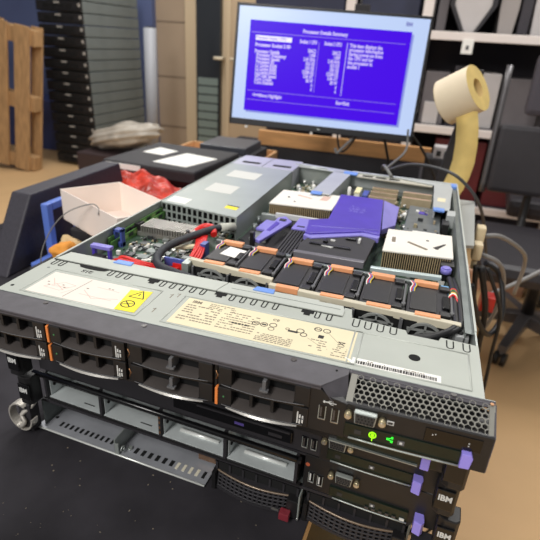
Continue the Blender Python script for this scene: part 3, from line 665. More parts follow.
# ================================================================== the four servers beneath (local: x centred, front face y about 0, z from base)
def server_shell(root, y0=.0, split=True):
    q = MB(); q.box((-.22, y0, .0005), (.22, .67, .0425), STEELD); q.obj('chassis', root)
def ears(root, badge=True):
    for s in (-1, 1):
        q = MB(); q.prism([(s * .2235, .010), (s * .2235, -.004), (s * .2285, -.0075), (s * .2385, -.0075), (s * .2415, -.004), (s * .2415, .012)], 'z', .003, .0415, BLK, .0012)
        e = q.obj('rack_ear', root)
        q = MB(); q.box((s * .231 - .0075, -.0095, .0115), (s * .231 + .0075, -.0070, .0335), BLKG, .0008)
        if badge: q.text('IBM', WHITEP, .0085, front(s * .231, -.0096, .0245), 'CENTER', bold=.0003, sx=.85)
        q.obj('badge', e)
def lower(name, label, z, x, y, deg):
    return thing(name, label, 'server', (x, y, z), math.radians(deg), group='stacked rack servers')
Z1, Z2, Z3, Z4 = -.0875, -.1330, -.1780, -.2230
S3 = -3.0
# second: mostly hidden under the top one
B = lower('rack_server', 'black server second from the top, mostly hidden under the opened one', Z1, .202, .008, S3)
server_shell(B, .012)
q = MB(); q.box((-.22, .0, .0005), (.232, .014, .0425), BLK, .001); q.box((.135, -.001, .003), (.218, .001, .016), PCBD); q.obj('front_bezel', B)
ears(B, False)
q = MB(); q.prism([(.206, -.0055), (.213, -.0055), (.214, .001), (.206, .001)], 'z', .003, .0165, PURPT, .0006); q.obj('release_tab', B, label='light purple release tab')
q = MB(); q.box((.128, -.003, .002), (.204, .0, .003), STEEL); q.obj('panel_edge', B)
# third: optical drive
Cc = lower('rack_server', 'black server third from the top with a slim optical drive', Z2, .203, .022, S3)
server_shell(Cc, .016)
q = MB(); q.box((-.22, .010, .0005), (.22, .02, .0425), BLKM, .001); q.box((-.22, .006, .0385), (-.045, .012, .0420), BLK, .0008)
q.box((.118, .009, .0005), (.232, .0105, .0425), BLK); q.obj('front_bezel', Cc)
q = MB(); q.box((-.040, .006, .0095), (.090, .014, .0235), BLKG, .0008); q.box((-.012, .0045, .0215), (.088, .007, .0235), BLKM, .0005); q.box((.030, .0055, .0135), (.040, .0062, .0165), mat('violet_print', (84, 70, 140), .5)); q.box((.066, .0055, .013), (.080, .0062, .0165), BLKM); q.obj('optical_drive', Cc)
usb(.1025, .0145, Cc, .009); usb(.1115, .0145, Cc, .009); vga(.134, .026, .009, Cc)
op_panel(.125, .204, .004, .0165, .009, Cc, False)
ears(Cc)
q = MB(); q.prism([(.2045, .0005), (.212, -.001), (.2135, .004), (.2125, .010), (.2045, .010)], 'z', .003, .0175, PURPT, .0008); q.obj('release_tab', Cc, label='light purple release tab')
# fourth: four empty drive bays in bright sheet metal
D = lower('rack_server', 'fourth server down with a row of empty silver drive bays', Z3, .206, .022, S3)
q = MB(); q.box((-.22, .17, .0005), (.22, .67, .0425), STEELD); q.box((-.22, .010, .0400), (.22, .17, .0425), BLKM); q.box((-.22, .012, .0002), (.22, .17, .0012), STEELD)
q.box((-.2215, .012, .0005), (-.2185, .17, .040), BLKM); q.box((.104, .018, .0005), (.22, .17, .0400), BLKM); q.obj('chassis', D)
q = MB(); q.tube([(-.226, .0075, .0405), (-.12, .0075, .0405), (.10, .0075, .0405)], .0027, BLKG, 10, 1); q.box((-.2215, .0065, .0365), (.104, .012, .0405), BLK)
q.box((-.22, .012, .0004), (.104, .016, .0032), BLK); q.obj('front_bezel', D)
BAY = mat('bay_sheet_metal', (198, 204, 204), .4, .25, .08, 40)
for k in range(4):
    x0 = -.213 + k * .0785
    q = MB(); q.box((x0, .0135, .0035), (x0 + .0755, .168, .0045), BAY); q.box((x0, .160, .0045), (x0 + .0755, .168, .039), STEELD)
    q.box((x0, .016, .0045), (x0 + .0008, .168, .038), BAY); q.box((x0 + .0747, .016, .0045), (x0 + .0755, .168, .038), BAY)
    if k >= 2: q.tube([(x0 + .014, .029, .0050), (x0 + .062, .029, .0050)], .0024, mat('bright_ridge', (226, 228, 224), .3, .3), 8, 1)
    else: q.tube([(x0 + .010, .045, .0048), (x0 + .070, .045, .0048)], .0012, BAY, 8, 1); q.box((x0 + .045, .020, .0044), (x0 + .060, .0212, .0049), VOID)
    q.cyl((x0 + .0009, .022, .018), (x0 + .0022, .022, .018), .0022, VOID, 10); q.cyl((x0 + .0009, .034, .026), (x0 + .0022, .034, .026), .0018, VOID, 10)
    q.obj('drive_bay', D)
for k in range(5):
    q = MB(); xx = -.2155 + k * .0785; q.box((xx - .0012, .0115, .0035), (xx + .0018, .060, .0395), BLKM); 
    if k in (2,): 
        for j in range(4): q.box((xx - .0005, .0110, .008 + j * .007), (xx + .0012, .0117, .011 + j * .007), BRASS)
    q.obj('bay_divider', D)
q = MB(); q.box((.102, .009, .0005), (.234, .019, .0435), BLK, .0008); q.cyl((.1055, .0086, .031), (.1055, .0094, .031), .0022, mat('copper_dot', (170, 88, 60), .4), 10); q.obj('front_panel', D)
usb(.1105, .0165, D, .008, inv=True); usb(.1195, .0155, D, .008, inv=True); vga(.1425, .0305, .008, D)
op = op_panel(.130, .206, .0025, .0150, .0075, D, False)
q = MB()
for k in range(5): q.box((.166 + k * .0065, .0045, .0042), (.1695 + k * .0065, .0058, .0058), LIP)
q.box((.199, .0045, .0042), (.2035, .0058, .0064), mat('white_mark', (220, 220, 214), .5)); q.obj('indicator_row', op)
ears(D)
q = MB(); q.prism([(.2065, -.0045), (.2135, -.0065), (.216, -.002), (.2145, .008), (.2065, .008)], 'z', .001, .0165, PURPT, .001); q.obj('release_tab', D, label='light purple release tab')
# bottom: perforated tray and mesh-fronted blanks
E_ = lower('rack_server', 'bottom server of the stack with slotted tray and mesh drive blanks', Z4, .201, .024, S3)
q = MB(); q.box((-.22, .13, .0005), (.22, .67, .0425), STEELD); q.box((-.22, .012, .039), (.22, .13, .0425), BLKM); q.box((-.2215, .012, .0005), (-.2195, .13, .040), STEELD); q.box((.2195, .012, .0005), (.2215, .13, .040), STEELD); q.box((.012, .025, .0005), (.219, .13, .039), BLKM)
q.box((-.22, .095, .002), (.01, .13, .039), VOID); q.obj('chassis', E_)
TRAY = mat('tray_sheet_metal', (160, 162, 168), .42, .3, .1, 40)
q = MB(); q.box((-.22, .0085, .0005), (.0115, .13, .0022), TRAY); q.tube([(-.22, .009, .0016), (.0115, .009, .0016)], .0012, mat('bright_ridge', (0, 0, 0)), 8, 1)
for k in range(12): 
    x = -.196 + k * .0075; q.box((x, .019, .0022), (x + .0034, .0265, .0025), VOID)
for k in range(6): 
    x = -.087 + k * .0095; q.box((x, .018, .0022), (x + .0045, .0265, .0025), VOID)
for k in range(5):
    x = -.031 + k * .0085; q.box((x, .017, .0022), (x + .0035, .0265, .0026), mat('cream_slot', (216, 210, 190), .5) if k < 4 else VOID)
q.cyl((-.094, .022, .0022), (-.094, .022, .0045), .003, STEEL, 12); q.cyl((-.208, .03, .0022), (-.208, .03, .0030), .002, VOID, 10)
q.obj('slotted_tray', E_)
q = MB(); q.box((-.1055, .0085, .0022), (-.1040, .095, .024), STEEL, .0004); q.box((-.1055, .0085, .0022), (-.100, .0105, .0180), STEEL, .0003); q.ring((-.0975, .0135, .009), (1, 0, 0), .004, .0024, .001, STEEL, 14); q.obj('tray_divider', E_)
q = MB(); q.box((-.018, .034, .006), (.012, .036, .014), mat('copper_strip', (110, 84, 64), .4, .5)); q.obj('connector_strip', E_)
def mesh_blank(x0, w, nm, latch):
    q = MB(); z0, z1 = .002, .036; n = 18; arc = [(x0 + w * k / n, .010 - .008 * math.sin(PI * k / n)) for k in range(n + 1)]
    q.prism(arc + [(x0 + w, .024), (x0, .024)], 'z', z0, z0 + .003, BLKM); q.prism([(a, b + .004) for a, b in arc] + [(x0 + w, .024), (x0, .024)], 'z', z1 - .014, z1 - .011, BLKM)
    for k in range(n + 1):
        a = arc[k]; q.hexa([(a[0] - .0012, a[1], z0), (a[0] + .0012, a[1], z0), (a[0] + .0012, a[1] + .003, z0), (a[0] - .0012, a[1] + .003, z0), (a[0] - .0012, a[1] + .004, z1 - .012), (a[0] + .0012, a[1] + .004, z1 - .012), (a[0] + .0012, a[1] + .007, z1 - .012), (a[0] - .0012, a[1] + .007, z1 - .012)], BLKM)
    for zz in (.006, .0105, .015, .0195): q.tube([(a, b + .001 + (zz - z0) * .16, zz) for a, b in arc], .0012, BLKM, 6, 1)
    q.tube([(a, b + .0042, z1 - .0118) for a, b in arc], .0012, mat('bronze_edge', (128, 112, 96), .35, .4), 6, 1)
    for k in range(7): q.box((x0 + .002 + k * (w - .006) / 6, .012, z1 - .012), (x0 + .0042 + k * (w - .006) / 6, .024, z1), BLKM)
    q.box((x0, .014, z1 - .0015), (x0 + w, .024, z1), BLKM); q.box((x0 + .001, .0135, z0), (x0 + w - .001, .024, z1), VOID)
    q.box((x0 + w - .012, .004, z0), (x0 + w, .02, z1 - .010), BLK, .001); q.box((x0, .006, z0), (x0 + .004, .02, z1 - .010), BLK)
    b = q.obj('mesh_blank', E_)
    if latch:
        q = MB(); q.box((x0 + w - .017, -.0045, z0 + .002), (x0 + w - .006, .004, z0 + .0115), REDLATCH, .0012); q.obj('maroon_latch', b); q = MB(); q.box((x0 + w - .026, -.0020, z0 + .010), (x0 + w - .018, -.0005, z0 + .0115), SILV); q.obj('latch_catch', b)
mesh_blank(.013, .098, 'a', True); mesh_blank(.1165, .102, 'b', False)
q = MB(); q.box((.1115, .004, .0015), (.1130, .03, .036), STEEL); q.cyl((.1122, .003, .0035), (.1122, .006, .0035), .0014, SILV, 8); q.obj('bay_divider', E_)
for s in (-1, 1):
    q = MB(); q.box((s * .2325 - .009, -.002, .003), (s * .2325 + .009, .012, .0415), BLKM, .001); q.obj('rack_ear', E_)
HOOP = mat('pale_metal_hoop', (216, 210, 200), .3, .55)
q = MB(); C0 = Vector((-.2365, -.008, .0235)); N = 22; i = q.mi(HOOP)
ringp = []
for k in range(N + 1):
    a = math.radians(60 + 300 * k / N); ringp.append((C0.x + .0175 * math.cos(a), C0.z + .0200 * math.sin(a)))
for k in range(N):
    (xa, za), (xb, zb) = ringp[k], ringp[k + 1]
    f = lambda x, z, y, s: (C0.x + (x - C0.x) * s, y, C0.z + (z - C0.z) * s)
    q.hexa([f(xa, za, -.009, .90), f(xb, zb, -.009, .90), f(xb, zb, .001, .90), f(xa, za, .001, .90), f(xa, za, -.009, 1), f(xb, zb, -.009, 1), f(xb, zb, .001, 1), f(xa, za, .001, 1)], HOOP)
q.tube([(-.2385, -.008, .009), (-.231, -.008, .018), (-.236, -.006, .026), (-.226, .0, .037), (-.222, .004, .044)], .0026, HOOP, 8, 5, flat=1.6)
q.obj('ear_hoop', E_)

for root, d in ((B, .009), (Cc, .006), (D, .006), (E_, .003)):
    for ch in root.children:
        if not ch.name.startswith('rack_ear'): ch.location.y += d
    root.location.y += .002
for ch in D.children:
    if ch.name.startswith(('drive_bay', 'bay_divider', 'front_bezel')): ch.location.x -= .004; ch.location.y -= .006
    if ch.name.startswith('release_tab'): ch.location.x += .005; ch.location.y += .003
    if ch.name.startswith('rack_ear') and ch.data.vertices[0].co.x > 0: ch.location.x += .006; ch.location.y += .002
for ch in E_.children:
    if ch.name.startswith(('slotted_tray', 'tray_divider')): ch.location.x -= .007; ch.location.y -= .004
D.location.x -= .001; D.rotation_euler.z = math.radians(-3.6); D.location.y += .003
E_.location.x -= .006; E_.location.y += .002

# ================================================================== things on and round the table
# black wedge-sided bin panel on the left
TEXBLK = mat('textured_black_plastic', (50, 47, 56), .6, 0, .14, 160, .2)
m = MB(); m.prism([(.358, TZ), (.452, -.078), (.768, -.078), (.80, TZ)], 'x', -.414, -.367, TEXBLK, .004)
tag(m.obj('plastic_bin_wall'), 'dark grey wedge-shaped plastic panel standing left of the open server', 'panel')
# black box carrying the carton
m = MB(); m.box((-.24, .40, TZ), (-.09, .50, -.112), BLKM, .004); tag(m.obj('adapter_box'), 'matt black box half hidden beneath the white carton', 'box')
# carton
CX = [(-.278, .433), (-.092, .337), (-.024, .432), (-.210, .528)]
m = MB(); zb, zt_ = -.1105, -.050; cx = sum(a for a, b in CX) / 4; cy = sum(b for a, b in CX) / 4
def ins(p_, d): v = Vector((cx - p_[0], cy - p_[1])); v = v.normalized() * d; return (p_[0] + v.x, p_[1] + v.y)
for k in range(4):
    a, b = CX[k], CX[(k + 1) % 4]; ai, bi = ins(a, .0035), ins(b, .0035)
    m.hexa([(a[0], a[1], zb), (b[0], b[1], zb), (bi[0], bi[1], zb), (ai[0], ai[1], zb), (a[0], a[1], zt_), (b[0], b[1], zt_), (bi[0], bi[1], zt_), (ai[0], ai[1], zt_)], CARTON)
m.prism(CX, 'z', zb, zb + .002, CARTON)
tag(m.obj('carton'), 'open white cardboard box tilted corner first beside the server', 'box')
m = MB(); m.box((-.105, .425, -.1083), (-.060, .455, -.1055), mat('pale_green_card', (196, 220, 206), .6), .001); tag(m.obj('paper_slip'), 'pale green paper slip inside the open white carton', 'paper')
# blue tray frame
t = thing('tray', 'blue plastic tray frame between the wedge panel and the carton', 'tray', (-.3, .43, TZ), world=True)
m = MB(); m.box((-.346, .450, TZ + .018), (-.330, .466, -.094), BLUETRAY, .003); m.obj('post', t)
m = MB(); m.box((-.346, .466, -.110), (-.330, .55, -.094), BLUETRAY, .003); m.obj('rail', t)
m = MB(); m.box((-.346, .40, TZ), (-.26, .56, TZ + .02), BLUETRAY, .004); m.obj('tray_floor', t)
m = MB(); m.box((-.346, .54, TZ + .018), (-.330, .556, -.094), BLUETRAY, .003); m.obj('post', t)
m = MB(); m.box((.12, .22, FZ), (.43, .60, -.62), mat('floor_shade_olive', (92, 80, 48), .8, 0, .12, 15), .004); m.box((.12, .40, -.6201), (.43, .42, -.6190), mat('floor_shade_band', (60, 50, 34), .5)); tag(m.obj('floor_shade_box'), 'added olive-brown box standing in for the shaded floor under the table edge', 'box')  # added dark box in place of the shaded floor below the table edge
# foam lumps
def lump(name, label, cat, c, r, mm, grp=None, sq=(1, 1, .8)):
    q = MB(); bmesh.ops.create_icosphere(q.bm, subdivisions=3, radius=r); q.mi(mm); rr = random.Random(hash(label) % 1000 if False else len(label) * 7 + int(r * 10000))
    ph = [rr.uniform(0, 6) for _ in range(6)]
    for v in q.bm.verts:
        d = v.co.normalized(); k = 1 + .14 * math.sin(5 * d.x + ph[0]) + .12 * math.sin(6 * d.y + ph[1]) + .1 * math.sin(7 * d.z + ph[2]); v.co = Vector((v.co.x * k * sq[0], v.co.y * k * sq[1], v.co.z * k * sq[2]))
    for f in q.bm.faces: f.smooth = True
    return tag(q.obj(name, loc=c), label, cat, grp)
m = MB(); m.box((-.25, .295, TZ), (-.125, .392, -.152), BLKM, .004); tag(m.obj('adapter_box'), 'low black box under the foam lumps beside the server', 'box')
lump('foam_lump', 'orange foam lump on the low black box, nearest the server lid', 'foam', (-.198, .330, -.124), .020, mat('orange_foam', (226, 150, 60), .8))
lump('foam_lump', 'tan foam lump behind the orange one by the blue tray', 'foam', (-.212, .362, -.130), .022, mat('tan_foam', (206, 178, 132), .8, 0, .15, 60))
lump('foam_lump', 'pale crumpled foam under the white carton', 'foam', (-.165, .345, -.136), .018, mat('pale_foam', (196, 180, 168), .8, 0, .1, 60))
m = MB(); m.tube([(-.256, .34, TZ + .022), (-.272, .352, -.16), (-.2535, .362, -.11), (-.215, .365, -.068), (-.165, .368, -.045), (-.147, .366, -.049), (-.146, .362, -.06)], .0011, GREYC, 6, 8); tag(m.obj('thin_wire'), 'thin grey wire looping over the rim of the white carton', 'wire')
# red bag, black electronics box, card tray
REDBAG = mat('red_plastic_bag', (200, 62, 44), .3, 0, .35, 40, .8)
m = MB(); L = []; NK, NJ = 36, 26
for k in range(NK + 1):
    row = []
    for j in range(NJ + 1):
        u, v = k / NK, j / NJ; x = -.50 + .32 * u; y = .69 + .22 * v + .01 * u; h = (max(0, math.sin(PI * u)) ** .2) * (max(0, math.sin(PI * v)) ** .3) * (.122 - .05 * u) * (1 + .10 * math.sin(9 * u + 4 * v) + .08 * math.sin(13 * v - 5 * u) + .07 * math.sin(31 * u + 17 * v) + .05 * math.sin(43 * v - 29 * u))
        row.append(m.bm.verts.new((x, y, TZ + h)))
    L.append(row)
i = m.mi(REDBAG)
for k in range(NK):
    for j in range(NJ): f = m.bm.faces.new([L[k][j], L[k + 1][j], L[k + 1][j + 1], L[k][j + 1]]); f.smooth = False
ed = [L[k][0] for k in range(NK + 1)] + [L[NK][j] for j in range(1, NJ + 1)] + [L[k][NJ] for k in range(NK - 1, -1, -1)] + [L[0][j] for j in range(NJ - 1, 0, -1)]
f = m.bm.faces.new(ed[::-1])
tag(m.obj('plastic_bag'), 'crumpled red plastic bag between the carton and the black box', 'bag')
m = MB(); m.box((-.57, .93, TZ), (-.19, 1.62, TZ + .016), CARD, .001)
for a, b in (((-.57, 1.27), (-.56, 1.62)), ((-.20, 1.27), (-.19, 1.62)), ((-.57, 1.61), (-.19, 1.62))): m.box((a[0], a[1], TZ), (b[0], b[1], TZ + .045), CARD)
tag(m.obj('cardboard_tray'), 'brown cardboard tray under the black electronics box', 'tray')
t = thing('electronics_box', 'flat black electronic device with white stickers on the cardboard tray', 'device', (-.36, 1.1, TZ + .016), world=True)
zq = TZ + .016; EM = Matrix.Translation((-.395, 1.05, zq)) @ Matrix.Rotation(math.radians(-3), 4, 'Z')
m = MB(); m.box((-.155, -.10, 0), (.16, .22, .082), BLKM, .008, mtx=EM); m.obj('housing', t)
m = MB(); m.box((-.10, -.102, .02), (.05, -.098, .05), mat('grey_front_strip', (120, 118, 116), .4), mtx=EM); m.box((.06, -.102, .02), (.15, -.098, .05), BLKG, mtx=EM); m.obj('front_strip', t)
for P in ([(-.11, .05), (-.03, .04), (-.02, .12), (-.10, .14)], [(-.01, -.05), (.11, -.06), (.14, .09), (.02, .11)]):
    q = MB(); q.prism(P, 'z', .082, .0826, PAPER, mtx=EM); q.obj('white_sticker', t)
m = MB(); m.box((-.14, -.1025, .060), (-.02, -.0995, .076), PAPER, mtx=EM); m.obj('front_label', t)
m = MB(); m.box((-.38, 1.30, zq), (-.205, 1.52, zq + .060), BLKM, .006); m.box((-.36, 1.30 - .001, zq + .02), (-.32, 1.301, zq + .045), CARD); tag(m.obj('device_case'), 'small dark case at the far end of the cardboard tray', 'case')
m = MB(); m.box((-.40, 1.32, zq + .060), (-.225, 1.50, zq + .085), mat('dark_slate_plastic', (64, 66, 74), .4), .004); tag(m.obj('notebook_drive'), 'slate grey slim device lying on the small dark case', 'device')

m = MB(); m.box((-.40, 1.15, TZ), (.37, 1.92, TZ + .003), mat('black_mat_rubber', (15, 14, 17), .9, 0, .1, 20, spec=.1)); tag(m.obj('desk_mat'), 'deep black mat lying on the table behind the servers', 'mat')
# wooden plank at the far edge and the monitor behind the servers
PLY = 1.42
m = MB(); m.box((-.38, 1.93, TZ), (.405, 1.955, TZ + .066), PLANK, .002); tag(m.obj('plank'), 'light brown wooden board standing along the far table edge', 'board')
mon = bpy.data.objects.new('monitor', None); COL.objects.link(mon); mon.location = (.068, 1.15, .152); mon.rotation_euler = (-.135, .021, .127)
tag(mon, 'black flat monitor showing a blue setup screen above the servers', 'monitor')
W2, H2 = .2675, .1625
m = MB()
for a, b in (((-W2, -H2), (W2, -H2 + .018)), ((-W2, H2 - .007), (W2, H2)), ((-W2, -H2), (-W2 + .007, H2)), ((W2 - .007, -H2), (W2, H2))): m.box((a[0], -.004, a[1]), (b[0], .018, b[1]), mat('monitor_bezel', (30, 30, 34), .4), .0015)
m.box((-W2 + .004, .006, -H2 + .004), (W2 - .004, .024, H2 - .004), BLK, .004); m.box((-.16, .024, -.11), (.16, .05, .10), BLK, .01); m.obj('bezel', mon)
SCW = mat('screen_pale_blue', (10, 10, 12), .3, emit=(196, 216, 255), estr=.92); SCB = mat('screen_blue', (6, 6, 10), .3, emit=(74, 4, 238), estr=.95, spec=.1); SCT = mat('screen_text', (10, 10, 12), .3, emit=(206, 190, 255), estr=.9); SCS = mat('screen_violet', (8, 8, 10), .3, emit=(140, 110, 235), estr=.9); SCG = mat('screen_grey_blue', (8, 8, 10), .3, emit=(132, 140, 206), estr=.9)
m = MB(); x0, x1, z0, z1 = -W2 + .007, W2 - .007, -H2 + .018, H2 - .007
m.box((x0, .0, z0), (x1, .002, z1), SCW)
bx0, bx1, bz0, bz1 = x0 + .034, x1 - .042, z0 + .024, z1 - .034
m.box((bx0 + .006, -.0003, bz0 - .005), (bx1 + .006, .0, bz1 - .006), mat('screen_shadow_blue', (8, 8, 10), .3, emit=(140, 150, 232), estr=.9))
m.box((bx0, -.0006, bz0), (bx1, -.0002, bz1), SCB); yl = -.0008
for z in (bz1 - .032, bz0 + .055, bz0 + .030): m.box((bx0 + .006, yl, z), (bx1 - .012, yl + .0002, z + .0018), SCS)
xa = bx0 + .276; m.box((xa, yl, bz0 + .064), (xa + .0020, yl + .0002, bz1 - .040), SCT); m.box((bx0 + .198, yl, bz0 + .066), (bx0 + .2000, yl + .0002, bz1 - .044), SCS)
T = lambda s, x, z, size=.0128, mm=SCT, al='LEFT', sx=.86: m.text(s, mm, size, front(x, yl, z), al, ext=.0001, bold=.0007, sx=sx)
T('Processor Details Summary', (bx0 + bx1) / 2 - .01, bz1 - .020, al='CENTER'); T('IBM', x1 - .062, z1 - .016, .013, SCG)
m.box((bx0 + .019, yl, bz1 - .0510), (bx0 + .122, yl + .0002, bz1 - .0385), mat('screen_white', (10, 10, 12), .3, emit=(246, 240, 255), estr=.95)); m.text('Processor Socket 1 CPU', SCB, .0100, front(bx0 + .021, yl - .0002, bz1 - .0447), sx=.85, bold=.0001)
T('Processor Socket 2 00', bx0 + .019, bz1 - .063)
for k, s in enumerate(('Processor Details', '  Processor Frequency', '  Processor Speed', '  Processor ID', '  L1 Cache RAM', '  L2 Cache RAM', '  L3 Cache RAM', '  QPI Link Speed', '  Core Count', '  Core Enabled')): T(s, bx0 + .019, bz1 - .080 - k * .0092, sx=.78)
for k, (a, b) in enumerate((('Socket 1 CPU', 'Socket 2 CPU'), ('', ''), ('206C2', '206C2'), ('1.000', '1.000'), ('2.40 GHz', '2.40 GHz'), ('032 KB', '032 KB'), ('256 KB', '256 KB'), ('12288 KB', '12288 KB'), ('5.86 GT', '5.86 GT'), ('80 W', '80 W'), ('4', '4'), ('4', '4'))):
    if a: T(a, bx0 + .193, bz1 - .046 - k * .0112, al='RIGHT', sx=.66); T(b, bx0 + .262, bz1 - .046 - k * .0112, al='RIGHT', sx=.66)
for k, s in enumerate(('This item displays the', 'processor information', 'during power-on from', 'the CPU and for', 'the processor in', 'socket 1')): T(s, xa + .008, bz1 - .046 - k * .0108, sx=.80)
T('<>=Move Highlight', bx0 + .022, bz0 + .044); T('Esc=Exit', xa - .01, bz0 + .044)
m.obj('screen', mon)
m = MB(); m.box((-.004, -.0055, -H2 + .006), (.004, -.004, -H2 + .010), STEEL); m.obj('brand_mark', mon)
m = MB(); m.box((-.035, .05, -.05), (.035, .09, .03), BLKM, .004); m.box((-.018, .09, -.03), (.018, .72, .005), BLKM, .003); m.box((-.02, .70, -.03), (.02, .74, .20), BLKM); m.obj('support_arm', mon)
for x, r in ((-.215, .004), (-.02, .004)): 
    m = MB(); m.cyl((x, -.002, -H2 - .004), (x, .006, -H2 - .004), .0042, PAPER, 10); m.obj('cable_clip', mon)
# arm post standing behind the board
m = MB(); m.box((.0, 1.965, TZ), (.06, 2.005, .38), BLKM, .003); m.box((-.06, 1.958, TZ), (.12, 2.012, TZ + .01), BLKM); tag(m.obj('monitor_post'), 'black upright post carrying the monitor arm behind the wooden board', 'post')
# cables under the monitor
def cable(name, label, pts, r, mm, grp=None, cat='cable'):
    q = MB(); q.tube(pts, r, mm, 8, 8); return tag(q.obj(name), label, cat, grp)
cable('cable', 'black cable hanging in a V below the middle of the monitor', [(.118, 1.16, -.005), (.126, 1.16, -.045), (.140, 1.16, -.062), (.160, 1.16, -.04), (.178, 1.16, -.008)], .003, BLKC)
cable('cable', 'grey-tipped cable loop under the monitor centre', [(.165, 1.15, -.02), (.135, 1.15, -.055), (.125, 1.15, -.065), (.118, 1.15, -.052)], .0042, GREYC)
cable('cable', 'thick black cable drooping along the monitor lower edge', [(.0, 1.19, .0), (.03, 1.19, -.017), (.07, 1.19, -.018), (.12, 1.18, -.006)], .005, BLKC)
cable('cable', 'black cable slanting down from the right half of the monitor', [(.252, 1.17, .0), (.262, 1.19, -.04), (.280, 1.25, -.12), (.29, 1.3, TZ + .008)], .004, BLKC)
cable('cable', 'grey cable falling from the monitor right corner onto the server', [(.318, 1.16, .02), (.322, 1.12, -.03), (.300, .98, -.04), (.290, .80, -.02), (.298, .69, .012), (.318, .64, .004)], .0032, mat('mid_grey_cable', (104, 104, 102), .5))
cable('cable', 'black cable arching over the far right corner of the server', [(.30, .80, -.02), (.345, .78, .002), (.40, .74, .010), (.45, .72, -.004), (.505, .76, -.07), (.56, .9, -.22)], .0034, mat('dark_grey_cable', (70, 70, 72), .5))
cable('cable', 'black cable crossing behind the monitor right corner', [(.33, 1.2, .0), (.37, 1.24, -.05), (.42, 1.3, -.14), (.45, 1.35, TZ + .004)], .004, BLKC)
# power strip beside the board
m = MB(); m.box((.405, 1.50, -.115), (.475, 1.56, -.075), mat('pale_grey_plastic', (176, 170, 170), .5), .004); m.box((.415, 1.497, -.106), (.43, 1.5, -.088), BLK); m.box((.44, 1.497, -.106), (.455, 1.5, -.088), BLK); m.box((.38, 1.49, TZ), (.49, 1.60, -.115), BLKM, .004)
tag(m.obj('adapter'), 'pale grey socket block on a black base right of the monitor', 'adapter')
# label roll on its holder
t = thing('label_roll', 'large yellowed roll of labels with its tail hanging, right of the monitor', 'roll', (.44, 1.0, TZ), world=True)
ROLL = mat('label_roll_paper', (232, 216, 186), .7, 0, .04, 20); ROLLY = mat('label_roll_yellow', (224, 196, 120), .7, 0, .08, 30)
ax = Vector((.78, -.38, .50)).normalized(); c = Vector((.432, 1.0, .134)); RH = .041; RR = .055
q = MB(); q.cyl(c - ax * RH, c + ax * RH, RR, ROLL, 40, caps=False)
q.ring(c + ax * RH, ax, RR, .022, .0008, ROLLY, 40); q.ring(c - ax * RH, ax, RR, .022, .0008, ROLLY, 40); q.cyl(c - ax * RH, c + ax * RH, .022, mat('card_core', (208, 178, 120), .7), 24, caps=False)
q.obj('roll', t)
q = MB(); i = q.mi(ROLLY); w = Vector((ax.x, ax.y, 0)).normalized() * .027; pts = [(.448, .965, .105), (.457, .955, .07), (.463, .953, .03), (.465, .952, -.01), (.461, .950, -.045), (.453, .947, -.075), (.443, .945, -.10), (.42, .94, -.15)]
Lr = [(q.bm.verts.new(Vector(a) - w), q.bm.verts.new(Vector(a) + w)) for a in pts]
for a, b in zip(Lr, Lr[1:]): f = q.bm.faces.new([a[0], a[1], b[1], b[0]]); f.smooth = True
o = q.obj('label_tail', t); md = o.modifiers.new('thick', 'SOLIDIFY'); md.thickness = .0012
t = thing('roll_holder', 'black upright holder carrying the label roll', 'holder', (.46, 1.1, TZ), world=True)
q = MB(); q.hexa([(.398, 1.07, TZ), (.425, 1.07, TZ), (.425, 1.10, TZ), (.398, 1.10, TZ), (.455, 1.07, .19), (.478, 1.07, .19), (.478, 1.10, .19), (.455, 1.10, .19)], BLKM, .002); q.obj('upright', t)
q = MB(); q.cyl(c - ax * .045, c + ax * .030, .010, BLK, 12); q.tube([tuple(c - ax * .045), (.39, 1.07, .10), (.440, 1.085, .09)], .008, BLK, 8, 4); q.obj('spindle', t)
q = MB(); q.box((.395, 1.04, TZ), (.475, 1.14, TZ + .012), BLKM, .002); q.obj('base', t)

# ================================================================== right side: plugs and cables by the server, chairs
RDM = mat('red_connector', (206, 50, 40), .4)
m = MB(); m.prism([(.4415, .46), (.470, .47), (.487, .74), (.4415, .74)], 'z', -.054, -.049, mat('grey_steel_flange', (168, 170, 166), .45, .4)); tag(m.obj('rail_bracket'), 'grey sheet-metal flange sticking out at the far right of the servers', 'bracket')
cable('cable', 'grey cable sweeping down across the black chair seat', [(.86, 1.12, .10), (.845, 1.13, -.02), (.84, 1.12, -.13), (.80, 1.08, -.22), (.73, 1.02, -.27), (.66, .96, -.30), (.58, .90, -.33)], .0052, GREYC)
cable('cable', 'pale grey cable arching from the plugs to the chair seat', [(.50, .62, -.08), (.54, .66, -.09), (.60, .74, -.14), (.63, .82, -.20), (.64, .88, -.30)], .0045, GREYC)
cable('cable', 'second grey cable looping beside the server plugs', [(.49, .58, -.10), (.535, .60, -.12), (.565, .66, -.18), (.575, .70, -.26), (.56, .72, -.34)], .0042, GREYC)
for k, (lab, dx, r) in enumerate((('black cable hanging closest to the open server', 0, .0045), ('black cable hanging second from the open server', .022, .0055), ('thin black cable hanging farthest from the server', .048, .0035))):
    cable('power_cable', lab, [(.490 + dx * .4, .54, -.11), (.505 + dx, .56, -.20), (.515 + dx, .58, -.30), (.525 + dx, .60, -.42), (.53 + dx, .62, -.56), (.52 + dx, .60, -.70), (.50 + dx, .58, -.80), (.47 + dx, .62, -.90), (.46 + dx, .70, FZ + .006)], r, BLKC)
cable('cable', 'black cable loop tangled under the red plug', [(.485, .50, -.13), (.51, .52, -.20), (.545, .56, -.25), (.57, .62, -.23), (.555, .66, -.17), (.52, .64, -.14)], .005, BLKC)
